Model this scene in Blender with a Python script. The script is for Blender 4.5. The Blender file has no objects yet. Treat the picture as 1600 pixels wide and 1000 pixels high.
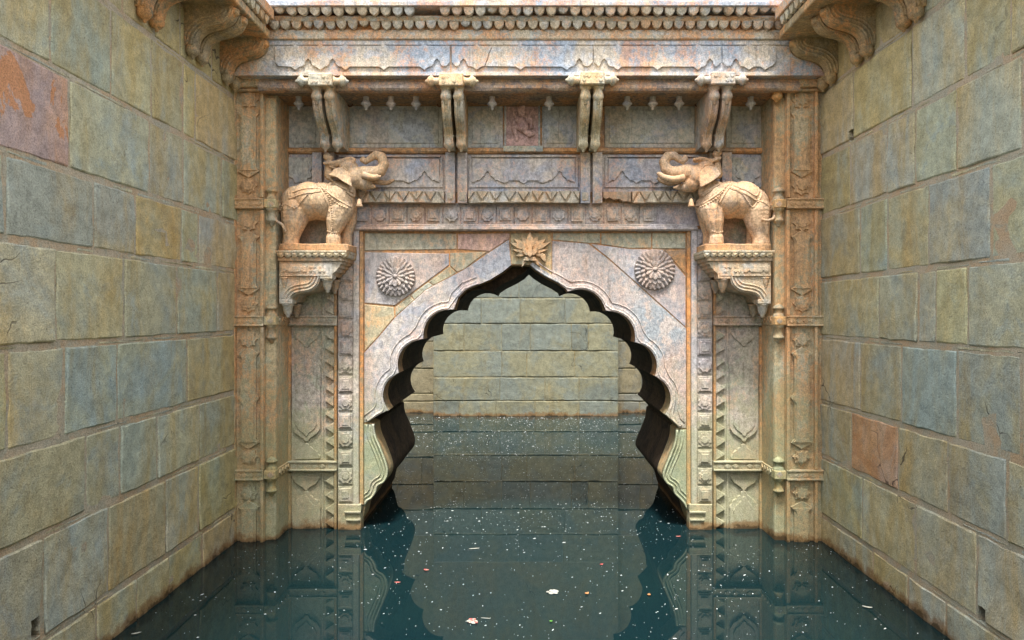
import bpy, bmesh, math, random
from mathutils import Vector, Matrix, noise
from mathutils.bvhtree import BVHTree
R = math.radians
random.seed(7)
scene = bpy.context.scene

# ------------------------------------------------------------ camera, sky, sun, exposure
F = 1600 * 24 / 36.0          # focal length in photograph pixels
CZ = 2.2                      # eye height above the water
cam_data = bpy.data.cameras.new('camera')
cam_data.lens = 24; cam_data.sensor_width = 36
cam_data.shift_x = -20 / 1600; cam_data.shift_y = -10 / 1600
cam_data.clip_start = 0.05; cam_data.clip_end = 500
cam = bpy.data.objects.new('camera', cam_data)
scene.collection.objects.link(cam)
cam.location = (0, 0, CZ); cam.rotation_euler = (R(90), 0, 0)
scene.camera = cam

SUN_EL, SUN_AZ = 69, 188
world = bpy.data.worlds.new('World'); scene.world = world
world.use_nodes = True
wn = world.node_tree.nodes; wl = world.node_tree.links
bg = wn['Background']
sky = wn.new('ShaderNodeTexSky'); sky.sky_type = 'NISHITA'; sky.sun_disc = False
sky.sun_elevation = R(SUN_EL); sky.sun_rotation = R(SUN_AZ)
sky.air_density = 1.0; sky.dust_density = 3.0
hs = wn.new('ShaderNodeHueSaturation'); hs.inputs['Saturation'].default_value = 0.28
wl.new(sky.outputs[0], hs.inputs['Color']); wl.new(hs.outputs[0], bg.inputs['Color'])
bg.inputs['Strength'].default_value = 0.085
sun_data = bpy.data.lights.new('sun', 'SUN'); sun_data.energy = 1.5; sun_data.angle = R(11)
sun_data.color = (1.0, 0.95, 0.87)
sun = bpy.data.objects.new('sun', sun_data); scene.collection.objects.link(sun)
sun.location = (0, -4, 20)
az = R(SUN_AZ)
to_sun = Vector((math.sin(az) * math.cos(R(SUN_EL)), math.cos(az) * math.cos(R(SUN_EL)), math.sin(R(SUN_EL))))
sun.rotation_euler = to_sun.to_track_quat('Z', 'Y').to_euler()
vs = scene.view_settings
vs.view_transform = 'Standard'; vs.look = 'None'; vs.gamma = 1; vs.exposure = 2.35
vs.use_curve_mapping = False
scene.cycles.max_bounces = 5; scene.cycles.diffuse_bounces = 3; scene.cycles.glossy_bounces = 3
scene.cycles.caustics_reflective = False; scene.cycles.caustics_refractive = False

# ------------------------------------------------------------ helpers
COL = scene.collection
WL = {}                        # world location of every object

def wx(px, Y): return (px - 820) * Y / F
def wz(py, Y): return CZ + (490 - py) * Y / F
def P(px, py, Y): return Vector((wx(px, Y), Y, wz(py, Y)))

def attach(o, parent, loc=None):
    COL.objects.link(o)
    l = Vector(loc) if loc is not None else Vector((0, 0, 0))
    o.location = l; WL[o.name] = l
    if parent is not None:
        o.parent = parent
        o.matrix_parent_inverse = Matrix.Translation(-WL[parent.name])
    return o

def thing(name, label, cat, loc=(0, 0, 0), group=None):
    o = bpy.data.objects.new(name, None)
    o.empty_display_size = 0.2
    attach(o, None, loc)
    o['label'] = label; o['category'] = cat
    if group: o['group'] = group
    return o

def mesh_obj(name, me, mat, parent=None, loc=None, color=None):
    if mat is not None and not me.materials: me.materials.append(mat)
    o = bpy.data.objects.new(name, me)
    attach(o, parent, loc)
    if color: o.color = (*color, 1)
    return o

def finish(bm, name, smooth=False):
    bmesh.ops.recalc_face_normals(bm, faces=bm.faces)
    if smooth:
        for f in bm.faces: f.smooth = True
    me = bpy.data.meshes.new(name); bm.to_mesh(me); bm.free()
    return me

def add_prism(bm, pts, y0, y1, bevel=0.0):
    """outline pts (X,Z), front face at y0, back at y1"""
    out = []
    for p in pts:
        if not out or (abs(p[0] - out[-1][0]) + abs(p[1] - out[-1][1])) > 1e-4: out.append(p)
    if (abs(out[0][0] - out[-1][0]) + abs(out[0][1] - out[-1][1])) < 1e-4: out.pop()
    fr = [bm.verts.new((x, y0, z)) for x, z in out]
    bk = [bm.verts.new((x, y1, z)) for x, z in out]
    f = bm.faces.new(fr); bm.faces.new(bk[::-1])
    n = len(out)
    for i in range(n):
        j = (i + 1) % n
        bm.faces.new((fr[j], fr[i], bk[i], bk[j]))
    if bevel > 0:
        bmesh.ops.bevel(bm, geom=list(f.edges), offset=bevel, segments=1, affect='EDGES', clamp_overlap=True)

def prism(name, pts, y0, y1, mat, parent, bevel=0.004, color=None):
    bm = bmesh.new(); add_prism(bm, pts, y0, y1, bevel)
    return mesh_obj(name, finish(bm, name), mat, parent, None, color)

def px2(pts, Y): return [(wx(a, Y), wz(b, Y)) for a, b in pts]

RELIEF = {'inner_panel': (7.012, 1.4), 'jamb_strip': (6.975, 1.25), 'outer_pilaster': (6.606, 2.2), 'frieze': (6.408, 2.0),
          'medallion_frieze': (7.016, 1.7), 'relief_row': (7.012, 1.9), 'niche_wall': (7.022, 1.5), 'keystone': (7.02, 1.3), 'zigzag_ledge': (6.92, 1.8)}
def plate(name, pts, Y, y0, y1, mat, parent, bevel=0.004, color=None):
    """pts in photograph pixels, measured on the plane at distance Y"""
    if parent is not None and parent.name.split('.')[0] in RELIEF:
        ref, k = RELIEF[parent.name.split('.')[0]]
        if y0 < ref: y0 = ref - (ref - y0) * k
    return prism(name, px2(pts, Y), y0, y1, mat, parent, bevel, color)

def rect(x0, y0, x1, y1): return [(x0, y0), (x1, y0), (x1, y1), (x0, y1)]

def add_box(bm, x0, x1, y0, y1, z0, z1, bevel=0.0):
    vs_ = [bm.verts.new((x, y, z)) for x in (x0, x1) for y in (y0, y1) for z in (z0, z1)]
    idx = [(0, 1, 3, 2), (4, 6, 7, 5), (0, 4, 5, 1), (2, 3, 7, 6), (0, 2, 6, 4), (1, 5, 7, 3)]
    fs = [bm.faces.new([vs_[i] for i in q]) for q in idx]
    if bevel > 0:
        es = {e for f in fs for e in f.edges}
        bmesh.ops.bevel(bm, geom=list(es), offset=bevel, segments=1, affect='EDGES')

def box(name, x0, x1, y0, y1, z0, z1, mat, parent, bevel=0.005, color=None):
    bm = bmesh.new(); add_box(bm, min(x0, x1), max(x0, x1), y0, y1, z0, z1, bevel)
    return mesh_obj(name, finish(bm, name), mat, parent, None, color)

def bar(name, x0, x1, prof, mat, parent, color=None, wob=0.0):
    """profile (Y,Z) run along X"""
    bm = bmesh.new()
    n = len(prof); k = max(1, int(abs(x1 - x0) / 0.12)) if wob else 1
    rings = []
    for i in range(k + 1):
        x = x0 + (x1 - x0) * i / k
        ring = []
        for j, (y, z) in enumerate(prof):
            d = noise.noise(Vector((x * 3.1, j * 2.7, y))) * wob
            ring.append(bm.verts.new((x, y + d, z + d * 0.7)))
        rings.append(ring)
    for a, b in zip(rings, rings[1:]):
        for j in range(n):
            bm.faces.new((a[j], a[(j + 1) % n], b[(j + 1) % n], b[j]))
    bm.faces.new(rings[0]); bm.faces.new(rings[-1][::-1])
    return mesh_obj(name, finish(bm, name), mat, parent, None, color)

def lathe_mesh(name, prof, n=14, lobes=0, lobe_amp=0.0, axis='Z'):
    """prof: (radius, height) from top to bottom"""
    bm = bmesh.new(); rings = []
    for r, z in prof:
        ring = []
        for i in range(n):
            a = 2 * math.pi * i / n
            rr = max(r, 1e-4)
            ring.append(bm.verts.new((rr * math.cos(a), rr * math.sin(a), z)))
        rings.append(ring)
    for a, b in zip(rings, rings[1:]):
        for i in range(n):
            bm.faces.new((a[i], a[(i + 1) % n], b[(i + 1) % n], b[i]))
    bm.faces.new(rings[0]); bm.faces.new(rings[-1][::-1])
    me = finish(bm, name, True)
    if axis == 'X': me.transform(Matrix.Rotation(R(90), 4, 'Y'))
    return me

def add_tube(bm, pts, r, n=8, closed=False):
    pts = [Vector(p) for p in pts]
    rings = []
    m = len(pts)
    rad = r if isinstance(r, (list, tuple)) else [r] * m
    up = Vector((0.13, -1, 0.21)).normalized()
    for i, p in enumerate(pts):
        if closed: t = pts[(i + 1) % m] - pts[i - 1]
        else: t = pts[min(i + 1, m - 1)] - pts[max(i - 1, 0)]
        if t.length < 1e-9: t = Vector((0, 0, 1))
        t.normalize()
        a = t.cross(up)
        if a.length < 1e-3: a = t.cross(Vector((1, 0, 0)))
        a.normalize(); b = t.cross(a)
        rings.append([bm.verts.new(p + (a * math.cos(2 * math.pi * k / n) + b * math.sin(2 * math.pi * k / n)) * rad[i]) for k in range(n)])
    pairs = list(zip(rings, rings[1:]))
    if closed: pairs.append((rings[-1], rings[0]))
    for A, B in pairs:
        for k in range(n):
            bm.faces.new((A[k], A[(k + 1) % n], B[(k + 1) % n], B[k]))
    if not closed:
        bm.faces.new(rings[0]); bm.faces.new(rings[-1][::-1])

def tube(name, pts, r, mat, parent, n=8, closed=False, color=None):
    bm = bmesh.new(); add_tube(bm, pts, r, n, closed)
    return mesh_obj(name, finish(bm, name, True), mat, parent, None, color)

def add_ball(bm, c, r, sub=2):
    r = r if isinstance(r, (tuple, list)) else (r, r, r)
    m = Matrix.Translation(Vector(c)) @ Matrix.Diagonal((*r, 1))
    bmesh.ops.create_icosphere(bm, subdivisions=sub, radius=1, matrix=m)

def chain(bm, pts, flat=1.0):
    """pts: (x,y,z,r): a row of overlapping balls"""
    for a, b in zip(pts, pts[1:]):
        A, B = Vector(a[:3]), Vector(b[:3])
        d = (B - A).length
        k = max(1, int(d / (0.28 * max(min(a[3], b[3]), 0.004))))
        for i in range(k + 1):
            t = i / k
            r = a[3] + (b[3] - a[3]) * t
            add_ball(bm, A.lerp(B, t), (r, r * flat, r), 2)

def remeshed(bm, name, voxel, smooth=6):
    me = bpy.data.meshes.new(name + '_tmp'); bm.to_mesh(me); bm.free()
    o = bpy.data.objects.new(name + '_tmp', me); COL.objects.link(o)
    md = o.modifiers.new('r', 'REMESH'); md.mode = 'VOXEL'; md.voxel_size = voxel
    if smooth:
        ms = o.modifiers.new('s', 'SMOOTH'); ms.iterations = smooth; ms.factor = 0.5
    dg = bpy.context.evaluated_depsgraph_get(); dg.update()
    new = bpy.data.meshes.new_from_object(o.evaluated_get(dg))
    bpy.data.objects.remove(o); bpy.data.meshes.remove(me)
    new.name = name
    new.polygons.foreach_set('use_smooth', [True] * len(new.polygons))
    return new

def cut(o, x0, x1, y0, y1, z0, z1):
    """cut a box-shaped hole through a closed mesh object"""
    bm = bmesh.new(); add_box(bm, x0, x1, y0, y1, z0, z1)
    bmesh.ops.subdivide_edges(bm, edges=bm.edges, cuts=3, use_grid_fill=True)
    for v in bm.verts: v.co += Vector((0, noise.noise(v.co * 31), noise.noise(v.co * 27 + Vector((3, 1, 7))))) * 0.016
    me = finish(bm, 'cutter')
    c = bpy.data.objects.new('cutter', me); COL.objects.link(c)
    md = o.modifiers.new('b', 'BOOLEAN'); md.operation = 'DIFFERENCE'; md.object = c; md.solver = 'EXACT'
    dg = bpy.context.evaluated_depsgraph_get(); dg.update()
    new = bpy.data.meshes.new_from_object(o.evaluated_get(dg))
    o.modifiers.clear(); o.data = new
    bpy.data.objects.remove(c)

# outlines ------------------------------------------------------------------
def octofoil(cx, cy, r, lob=8, amp=0.26, n=48, ph=0.0):
    return [(cx + r * (1 - amp + amp * abs(math.sin(lob / 2 * (t + ph)))) * math.cos(t),
             cy + r * (1 - amp + amp * abs(math.sin(lob / 2 * (t + ph)))) * math.sin(t))
            for t in [2 * math.pi * i / n for i in range(n)]]

def star8(cx, cy, r, inner=0.72):
    return [(cx + (r if i % 2 == 0 else r * inner) * math.cos(math.pi * i / 8),
             cy + (r if i % 2 == 0 else r * inner) * math.sin(math.pi * i / 8)) for i in range(16)]

def arc(p, q, sag, away, n=9):
    """arc from p to q (p left out), bulging away from a point"""
    p = Vector(p); q = Vector(q); c = q - p; L = c.length
    nrm = Vector((-c.y, c.x)).normalized(); mid = (p + q) / 2
    if (mid - Vector(away)).dot(nrm) < 0: nrm = -nrm
    s = sag * L; rad = (L * L / 4 + s * s) / (2 * s)
    cen = mid + nrm * (s - rad)
    a0 = math.atan2(*(p - cen).yx); a1 = math.atan2(*(q - cen).yx)
    d = a1 - a0
    while d > math.pi: d -= 2 * math.pi
    while d < -math.pi: d += 2 * math.pi
    return [tuple(cen + rad * Vector((math.cos(a0 + d * i / n), math.sin(a0 + d * i / n)))) for i in range(1, n + 1)]

def foil_end(xc, hw, y_base, y_tip, flip_in=None):
    """left-to-right many-lobed pointed end of a cartouche; tip at (xc, y_tip)"""
    h = y_tip - y_base
    cusps = [(-1, 0), (-0.86, 0.30), (-0.52, 0.56), (-0.2, 0.74), (0, 1.0)]
    pts = [(xc + cusps[0][0] * hw, y_base)]
    c = (xc, y_base - h * 0.3)
    for a, b in zip(cusps, cusps[1:]):
        pts += arc((xc + a[0] * hw, y_base + a[1] * h), (xc + b[0] * hw, y_base + b[1] * h), 0.26, c, 4)
    right = [(2 * xc - x, y) for x, y in pts[::-1]]
    return pts + right[1:]

def cartouche(x0, x1, y0, y1, e0, e1):
    xc, hw = (x0 + x1) / 2, (x1 - x0) / 2
    top = foil_end(xc, hw, y0 + e0, y0) if e0 else [(x0, y0), (x1, y0)]
    bot = foil_end(xc, hw, y1 - e1, y1)[::-1] if e1 else [(x1, y1), (x0, y1)]
    return top + bot

def smooth_path(pts, k=6):
    """Catmull-Rom through 2D/3D points"""
    pts = [Vector(p) for p in pts]; out = []
    for i in range(len(pts) - 1):
        p0 = pts[max(i - 1, 0)]; p1 = pts[i]; p2 = pts[i + 1]; p3 = pts[min(i + 2, len(pts) - 1)]
        for j in range(k):
            t = j / k
            out.append(0.5 * ((2 * p1) + (p2 - p0) * t + (2 * p0 - 5 * p1 + 4 * p2 - p3) * t * t + (3 * p1 - p0 - 3 * p2 + p3) * t ** 3))
    out.append(pts[-1])
    return out

# ------------------------------------------------------------ materials
class G:
    def __init__(self, name, rough=0.9):
        self.mat = bpy.data.materials.new(name); self.mat.use_nodes = True
        self.nt = self.mat.node_tree; self.N = self.nt.nodes; self.L = self.nt.links
        self.b = self.N['Principled BSDF']; self.b.inputs['Roughness'].default_value = rough
        self.b.inputs['Specular IOR Level'].default_value = 0.25
        self.geo = self.N.new('ShaderNodeNewGeometry').outputs['Position']
        sp = self.N.new('ShaderNodeSeparateXYZ'); self.L.new(self.geo, sp.inputs[0])
        self.x, self.y, self.z = sp.outputs
        self.info = self.N.new('ShaderNodeObjectInfo')
    def put(self, sock, v):
        if isinstance(v, (int, float)): sock.default_value = v
        elif isinstance(v, tuple): sock.default_value = (*v, 1) if len(v) == 3 and sock.type == 'RGBA' else v
        else: self.L.new(v, sock)
    def scaled(self, sx, sy, sz, off=0.0):
        n = self.N.new('ShaderNodeVectorMath'); n.operation = 'MULTIPLY_ADD'
        self.L.new(self.geo, n.inputs[0]); n.inputs[1].default_value = (sx, sy, sz); n.inputs[2].default_value = (off, off * 1.7, off * .6)
        return n.outputs[0]
    def noise(self, scale, detail=5, rough=0.6, dist=0.0, vec=None):
        n = self.N.new('ShaderNodeTexNoise')
        self.L.new(vec if vec is not None else self.geo, n.inputs['Vector'])
        n.inputs['Scale'].default_value = scale; n.inputs['Detail'].default_value = detail
        n.inputs['Roughness'].default_value = rough; n.inputs['Distortion'].default_value = dist
        return n.outputs['Fac']
    def voro(self, scale, feature='F1', vec=None):
        n = self.N.new('ShaderNodeTexVoronoi'); n.feature = feature
        self.L.new(vec if vec is not None else self.geo, n.inputs['Vector']); n.inputs['Scale'].default_value = scale
        return n.outputs['Distance']
    def ramp(self, v, lo, hi, a=0.0, b=1.0, smooth=True):
        n = self.N.new('ShaderNodeMapRange')
        n.interpolation_type = 'SMOOTHSTEP' if smooth else 'LINEAR'
        self.put(n.inputs['Value'], v)
        n.inputs['From Min'].default_value = lo; n.inputs['From Max'].default_value = hi
        n.inputs['To Min'].default_value = a; n.inputs['To Max'].default_value = b
        return n.outputs['Result']
    def math(self, op, a, b=0.0):
        n = self.N.new('ShaderNodeMath'); n.operation = op
        self.put(n.inputs[0], a); self.put(n.inputs[1], b)
        return n.outputs[0]
    def mix(self, f, a, b, blend='MIX'):
        n = self.N.new('ShaderNodeMix'); n.data_type = 'RGBA'; n.blend_type = blend
        self.put(n.inputs[0], f); self.put(n.inputs[6], a); self.put(n.inputs[7], b)
        return n.outputs[2]
    def done(self, col, h=None, strength=0.5, dist=0.01):
        self.put(self.b.inputs['Base Color'], col)
        if h is not None:
            n = self.N.new('ShaderNodeBump'); n.inputs['Strength'].default_value = strength; n.inputs['Distance'].default_value = dist
            self.L.new(h, n.inputs['Height']); self.L.new(n.outputs[0], self.b.inputs['Normal'])
        return self.mat

def grain_and_water(g, col, grain=0.35, specks=0.6, wet=True):
    gr = g.noise(105, 2, 0.75)
    col = g.mix(1.0, col, g.mix(g.ramp(gr, 0.3, 0.7), (1 - grain,) * 3, (1 + grain * 0.6,) * 3), 'MULTIPLY')
    sp = g.ramp(g.noise(48, 2, 0.8), 0.60, 0.70, 0, specks)
    col = g.mix(sp, col, (0.06, 0.055, 0.05))
    tint = g.info.outputs['Color']
    col = g.mix(1.0, col, tint, 'MULTIPLY')
    if wet:
        edge = g.math('ADD', g.z, g.ramp(g.noise(5.0, 5, 0.7), 0.3, 0.7, -0.05, 0.035))
        col = g.mix(g.ramp(edge, 0.02, 0.085, 0.75, 0.0), col, (0.22, 0.11, 0.035))
        col = g.mix(g.ramp(edge, -0.01, 0.018, 0.8, 0.0), col, (0.05, 0.03, 0.012))
    return col, gr

def carved(name, A, B, C, orange=0.5, green=0.5, streak=0.3, scale=1.0, corner=0.0, grain=0.35, bump=0.55, wet=True, off=0.0):
    g = G(name)
    v = g.scaled(1, 1, 1, off)
    m1 = g.noise(1.3 * scale, 4, 0.62, 0.6, v); m2 = g.noise(4.0 * scale, 4, 0.65, 0.8, g.scaled(1, 1, 1, off + 7.3))
    col = g.mix(g.ramp(m1, 0.42, 0.58), A, B)
    col = g.mix(g.ramp(m2, 0.50, 0.60, 0, 0.8), col, C)
    st = g.noise(1.0, 6, 0.65, 0.3, g.scaled(16, 16, 1.3, off + 2.1))
    col = g.mix(g.ramp(st, 0.52, 0.68, 0, streak), col, (0.55, 0.53, 0.52))
    o = g.noise(1.7 * scale, 5, 0.68, 0.5, g.scaled(1.3, 1.3, 0.75, off + 11.7))
    if corner:
        ax = g.math('ABSOLUTE', g.x)
        o = g.math('ADD', o, g.ramp(ax, 1.9, 2.8, 0.0, corner))
    mot = g.noise(22 * scale, 4, 0.78, 0.0, g.scaled(1, 1, 0.8, off + 1.0))
    o2 = g.math('ADD', o, g.ramp(mot, 0.3, 0.7, -0.10, 0.10))
    col = g.mix(g.ramp(o2, 0.47, 0.62, 0, orange), col, (0.56, 0.255, 0.09))
    col = g.mix(1.0, col, g.mix(g.ramp(mot, 0.32, 0.66), (0.74, 0.73, 0.72), (1.36, 1.36, 1.36)), 'MULTIPLY')
    run = g.noise(1.0, 4, 0.7, 0.2, g.scaled(24, 24, 1.1, off + 5.1))
    col = g.mix(g.ramp(run, 0.57, 0.74, 0, 0.5), col, (0.15, 0.105, 0.075))
    gz = g.math('ADD', g.ramp(g.z, 0.2, 2.6, 0.34, -0.12), g.noise(2.2, 4, 0.65))
    col = g.mix(g.ramp(gz, 0.52, 0.80, 0, green), col, (0.36, 0.37, 0.21))
    col, gr = grain_and_water(g, col, grain * 0.8, 0.30, wet)
    h = g.math('ADD', g.math('MULTIPLY', gr, 0.6), g.noise(18, 4, 0.7))
    return g.done(col, h, bump, 0.012)

M = {}
# big side-wall blocks
g = G('wall_block_stone')
tsep = g.N.new('ShaderNodeSeparateColor'); tsep.name = 'tintR'; g.L.new(g.info.outputs['Color'], tsep.inputs[0])
rnd = g.info.outputs['Random']
a = g.noise(1.1, 5, 0.66, 0.6)
a = g.math('ADD', a, g.math('MULTIPLY', g.math('SUBTRACT', rnd, 0.5), 0.20))
col = g.mix(g.ramp(a, 0.40, 0.60), (0.375, 0.415, 0.37), (0.475, 0.455, 0.31))
b2 = g.noise(3.2, 6, 0.7, 0.7)
col = g.mix(g.ramp(b2, 0.52, 0.66, 0, 0.55), col, (0.335, 0.40, 0.395))
st = g.noise(1.0, 5, 0.68, 0.4, g.scaled(3.2, 3.2, 0.9))
yy = g.math('MULTIPLY', g.ramp(g.y, 4.6, 6.7, 0.03, 0.16), g.ramp(g.y, 7.5, 8.5, 1, -0.5))
oc = g.math('ADD', g.math('ADD', st, yy), g.ramp(g.z, 3.0, 4.6, 0, 0.13))
oc = g.math('ADD', oc, g.ramp(g.z, 1.4, 0.1, 0, 0.05))
col = g.mix(g.ramp(oc, 0.46, 0.78, 0, 0.68), col, (0.47, 0.34, 0.13))
rust = g.noise(1.9, 7, 0.72, 1.0, g.scaled(1, 1, 0.8, 5.0))
col = g.mix(g.ramp(rust, 0.63, 0.76, 0, 0.45), col, (0.40, 0.23, 0.10))
pale = g.noise(2.3, 7, 0.72, 0.3, g.scaled(1, 1, 1, 19.0))
col = g.mix(g.ramp(pale, 0.60, 0.74, 0, 0.45), col, (0.56, 0.54, 0.45))
nv = g.N.new('ShaderNodeTexNoise'); nv.inputs['Scale'].default_value = 2.6; nv.inputs['Detail'].default_value = 3; g.L.new(g.geo, nv.inputs['Vector'])
wv = g.N.new('ShaderNodeVectorMath'); wv.operation = 'MULTIPLY_ADD'; g.L.new(nv.outputs['Color'], wv.inputs[0]); wv.inputs[1].default_value = (0.5, 0.5, 0.5); g.L.new(g.geo, wv.inputs[2])
cr_ = g.voro(1.5, 'DISTANCE_TO_EDGE', wv.outputs[0])
crack = g.math('MULTIPLY', g.ramp(cr_, 0.003, 0.010, 1, 0), g.ramp(g.noise(0.9, 2), 0.55, 0.62))
col = g.mix(g.math('MULTIPLY', crack, 0.8), col, (0.05, 0.045, 0.04))
mot = g.noise(9, 5, 0.78)
col = g.mix(1.0, col, g.mix(g.ramp(mot, 0.32, 0.68), (0.92, 0.93, 0.93), (1.36, 1.38, 1.38)), 'MULTIPLY')
flake = g.math('MULTIPLY', g.ramp(g.noise(2.6, 5, 0.66, 1.2, g.scaled(1, 1, 0.6, 33.0)), 0.555, 0.575), g.ramp(g.math('SUBTRACT', g.N['tintR'].outputs[0], g.N['tintR'].outputs[1]), 0.30, 0.40))
col = g.mix(flake, col, (0.55, 0.36, 0.14))
col, gr = grain_and_water(g, col, 0.24, 0.4)
h = g.math('ADD', g.math('MULTIPLY', gr, 0.8), g.math('MULTIPLY', g.noise(9, 5, 0.72), 1.6))
h = g.math('SUBTRACT', h, crack)
M['wall'] = g.done(col, h, 0.5, 0.014)
# mortar
g = G('lime_mortar', 0.95)
col = g.mix(g.ramp(g.noise(2.4, 6, 0.7), 0.4, 0.62), (0.52, 0.465, 0.36), (0.54, 0.40, 0.26))
col = g.mix(g.ramp(g.noise(6, 5, 0.7, 0.6), 0.48, 0.60, 0, 0.8), col, (0.42, 0.41, 0.33))
col, gr = grain_and_water(g, col, 0.25, 0.4)
M['mortar'] = g.done(col, g.math('ADD', gr, g.noise(16, 4, 0.75)), 0.5, 0.012)

M['pilaster'] = carved('pilaster_stone', (0.53, 0.46, 0.31), (0.56, 0.45, 0.29), (0.45, 0.44, 0.33), orange=0.56, green=0.5, streak=0.24, corner=0.06)
M['panel'] = carved('inner_panel_stone', (0.47, 0.43, 0.34), (0.46, 0.41, 0.36), (0.41, 0.42, 0.32), orange=0.32, green=0.6, streak=0.25, off=3.0)
M['jamb'] = carved('jamb_stone', (0.40, 0.385, 0.40), (0.48, 0.42, 0.36), (0.42, 0.39, 0.38), orange=0.36, green=0.6, streak=0.25, off=9.0)
M['arch'] = carved('arch_slab_stone', (0.48, 0.455, 0.45), (0.35, 0.37, 0.42), (0.56, 0.515, 0.47), orange=0.24, green=0.65, streak=0.7, off=21.0, grain=0.45)
M['arch_pink'] = carved('pink_grey_arch_stone', (0.50, 0.44, 0.42), (0.35, 0.385, 0.42), (0.56, 0.485, 0.44), orange=0.22, green=0.45, streak=0.35, scale=1.5, off=31.0, grain=0.5)
M['green'] = carved('green_grey_stone', (0.40, 0.39, 0.31), (0.45, 0.41, 0.31), (0.37, 0.37, 0.32), orange=0.40, green=0.5, streak=0.15, off=41.0)
M['frieze'] = carved('frieze_stone', (0.38, 0.44, 0.52), (0.60, 0.53, 0.43), (0.50, 0.51, 0.53), orange=0.60, green=0.0, streak=0.25, scale=1.6, off=51.0)
M['relief'] = carved('relief_row_stone', (0.37, 0.40, 0.47), (0.56, 0.50, 0.44), (0.45, 0.43, 0.45), orange=0.42, green=0.0, streak=0.2, scale=1.3, off=61.0)
M['niche'] = carved('niche_slab_stone', (0.42, 0.43, 0.40), (0.44, 0.43, 0.35), (0.37, 0.40, 0.44), orange=0.18, green=0.0, streak=0.12, off=71.0, grain=0.25)
M['pale'] = carved('pale_carved_stone', (0.50, 0.45, 0.36), (0.50, 0.40, 0.28), (0.43, 0.43, 0.41), orange=0.45, green=0.2, streak=0.3, off=81.0)
M['cornice'] = carved('cornice_stone', (0.50, 0.44, 0.33), (0.52, 0.35, 0.22), (0.40, 0.42, 0.40), orange=0.65, green=0.0, streak=0.1, scale=1.8, off=91.0)
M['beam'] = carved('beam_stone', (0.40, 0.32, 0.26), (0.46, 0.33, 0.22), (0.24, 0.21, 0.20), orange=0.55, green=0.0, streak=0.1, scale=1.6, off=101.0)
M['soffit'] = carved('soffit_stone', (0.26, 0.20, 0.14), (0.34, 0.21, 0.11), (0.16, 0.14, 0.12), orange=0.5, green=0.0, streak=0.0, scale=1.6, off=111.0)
M['core'] = carved('gateway_core_stone', (0.44, 0.29, 0.17), (0.47, 0.27, 0.14), (0.36, 0.26, 0.19), orange=0.7, green=0.5, streak=0.1, off=121.0)
M['intrados'] = carved('arch_soffit_stone', (0.036, 0.025, 0.017), (0.056, 0.036, 0.022), (0.018, 0.013, 0.011), orange=0.02, green=0.0, streak=0.0, off=125.0)  # brown stone taken near black: the passage's shade is put into the colour
M['pink'] = carved('pink_relief_stone', (0.46, 0.30, 0.29), (0.50, 0.34, 0.31), (0.41, 0.275, 0.285), orange=0.15, green=0.0, streak=0.1, off=131.0)
M['ledge'] = carved('ledge_bracket_stone', (0.36, 0.275, 0.15), (0.40, 0.29, 0.16), (0.29, 0.26, 0.18), orange=0.6, green=0.0, streak=0.1, off=141.0)
M['elephant'] = carved('elephant_stone', (0.50, 0.375, 0.25), (0.53, 0.39, 0.26), (0.40, 0.315, 0.24), orange=0.34, green=0.0, streak=0.2, scale=1.8, grain=0.35, off=151.0, bump=0.4)
M['keystone'] = carved('keystone_carving_stone', (0.45, 0.36, 0.24), (0.48, 0.36, 0.23), (0.40, 0.36, 0.27), orange=0.45, green=0.0, streak=0.1, off=161.0)

g = G('rusty_iron', 0.8)
M['iron'] = g.done(g.mix(g.ramp(g.noise(40, 4), 0.4, 0.6), (0.07, 0.025, 0.018), (0.14, 0.04, 0.02)))
# water
g = G('still_water', 0.014)
g.b.inputs['IOR'].default_value = 1.333; g.b.inputs['Specular IOR Level'].default_value = 0.5
murk = g.mix(g.ramp(g.noise(0.5, 3), 0.35, 0.65), (0.0045, 0.0160, 0.0195), (0.0060, 0.0190, 0.0205))
M['water'] = g.done(murk, g.noise(2.2, 2, 0.4), 0.05, 0.004)
g = G('floating_flecks', 0.7)
M['fleck'] = g.done(g.mix(g.ramp(g.noise(9, 2), 0.5, 0.62, 0, 0.5), (0.66, 0.68, 0.67), (0.40, 0.38, 0.32)))
def plain(name, c, c2, sc=30):
    g = G(name, 0.6); return g.done(g.mix(g.ramp(g.noise(sc, 4), 0.4, 0.6), c, c2), g.noise(sc * 2, 3), 0.3, 0.003)
M['leaf_red'] = plain('red_petal', (0.45, 0.06, 0.06), (0.6, 0.25, 0.2), 60)
M['leaf_brown'] = plain('dry_leaf', (0.36, 0.14, 0.05), (0.46, 0.22, 0.09))
M['leaf_pale'] = plain('pale_leaf', (0.52, 0.50, 0.42), (0.36, 0.36, 0.32))
M['leaf_green'] = plain('green_leaf', (0.10, 0.30, 0.04), (0.16, 0.36, 0.06))
M['white_foam'] = plain('white_scum', (0.45, 0.45, 0.42), (0.22, 0.22, 0.19), 70)

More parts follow.
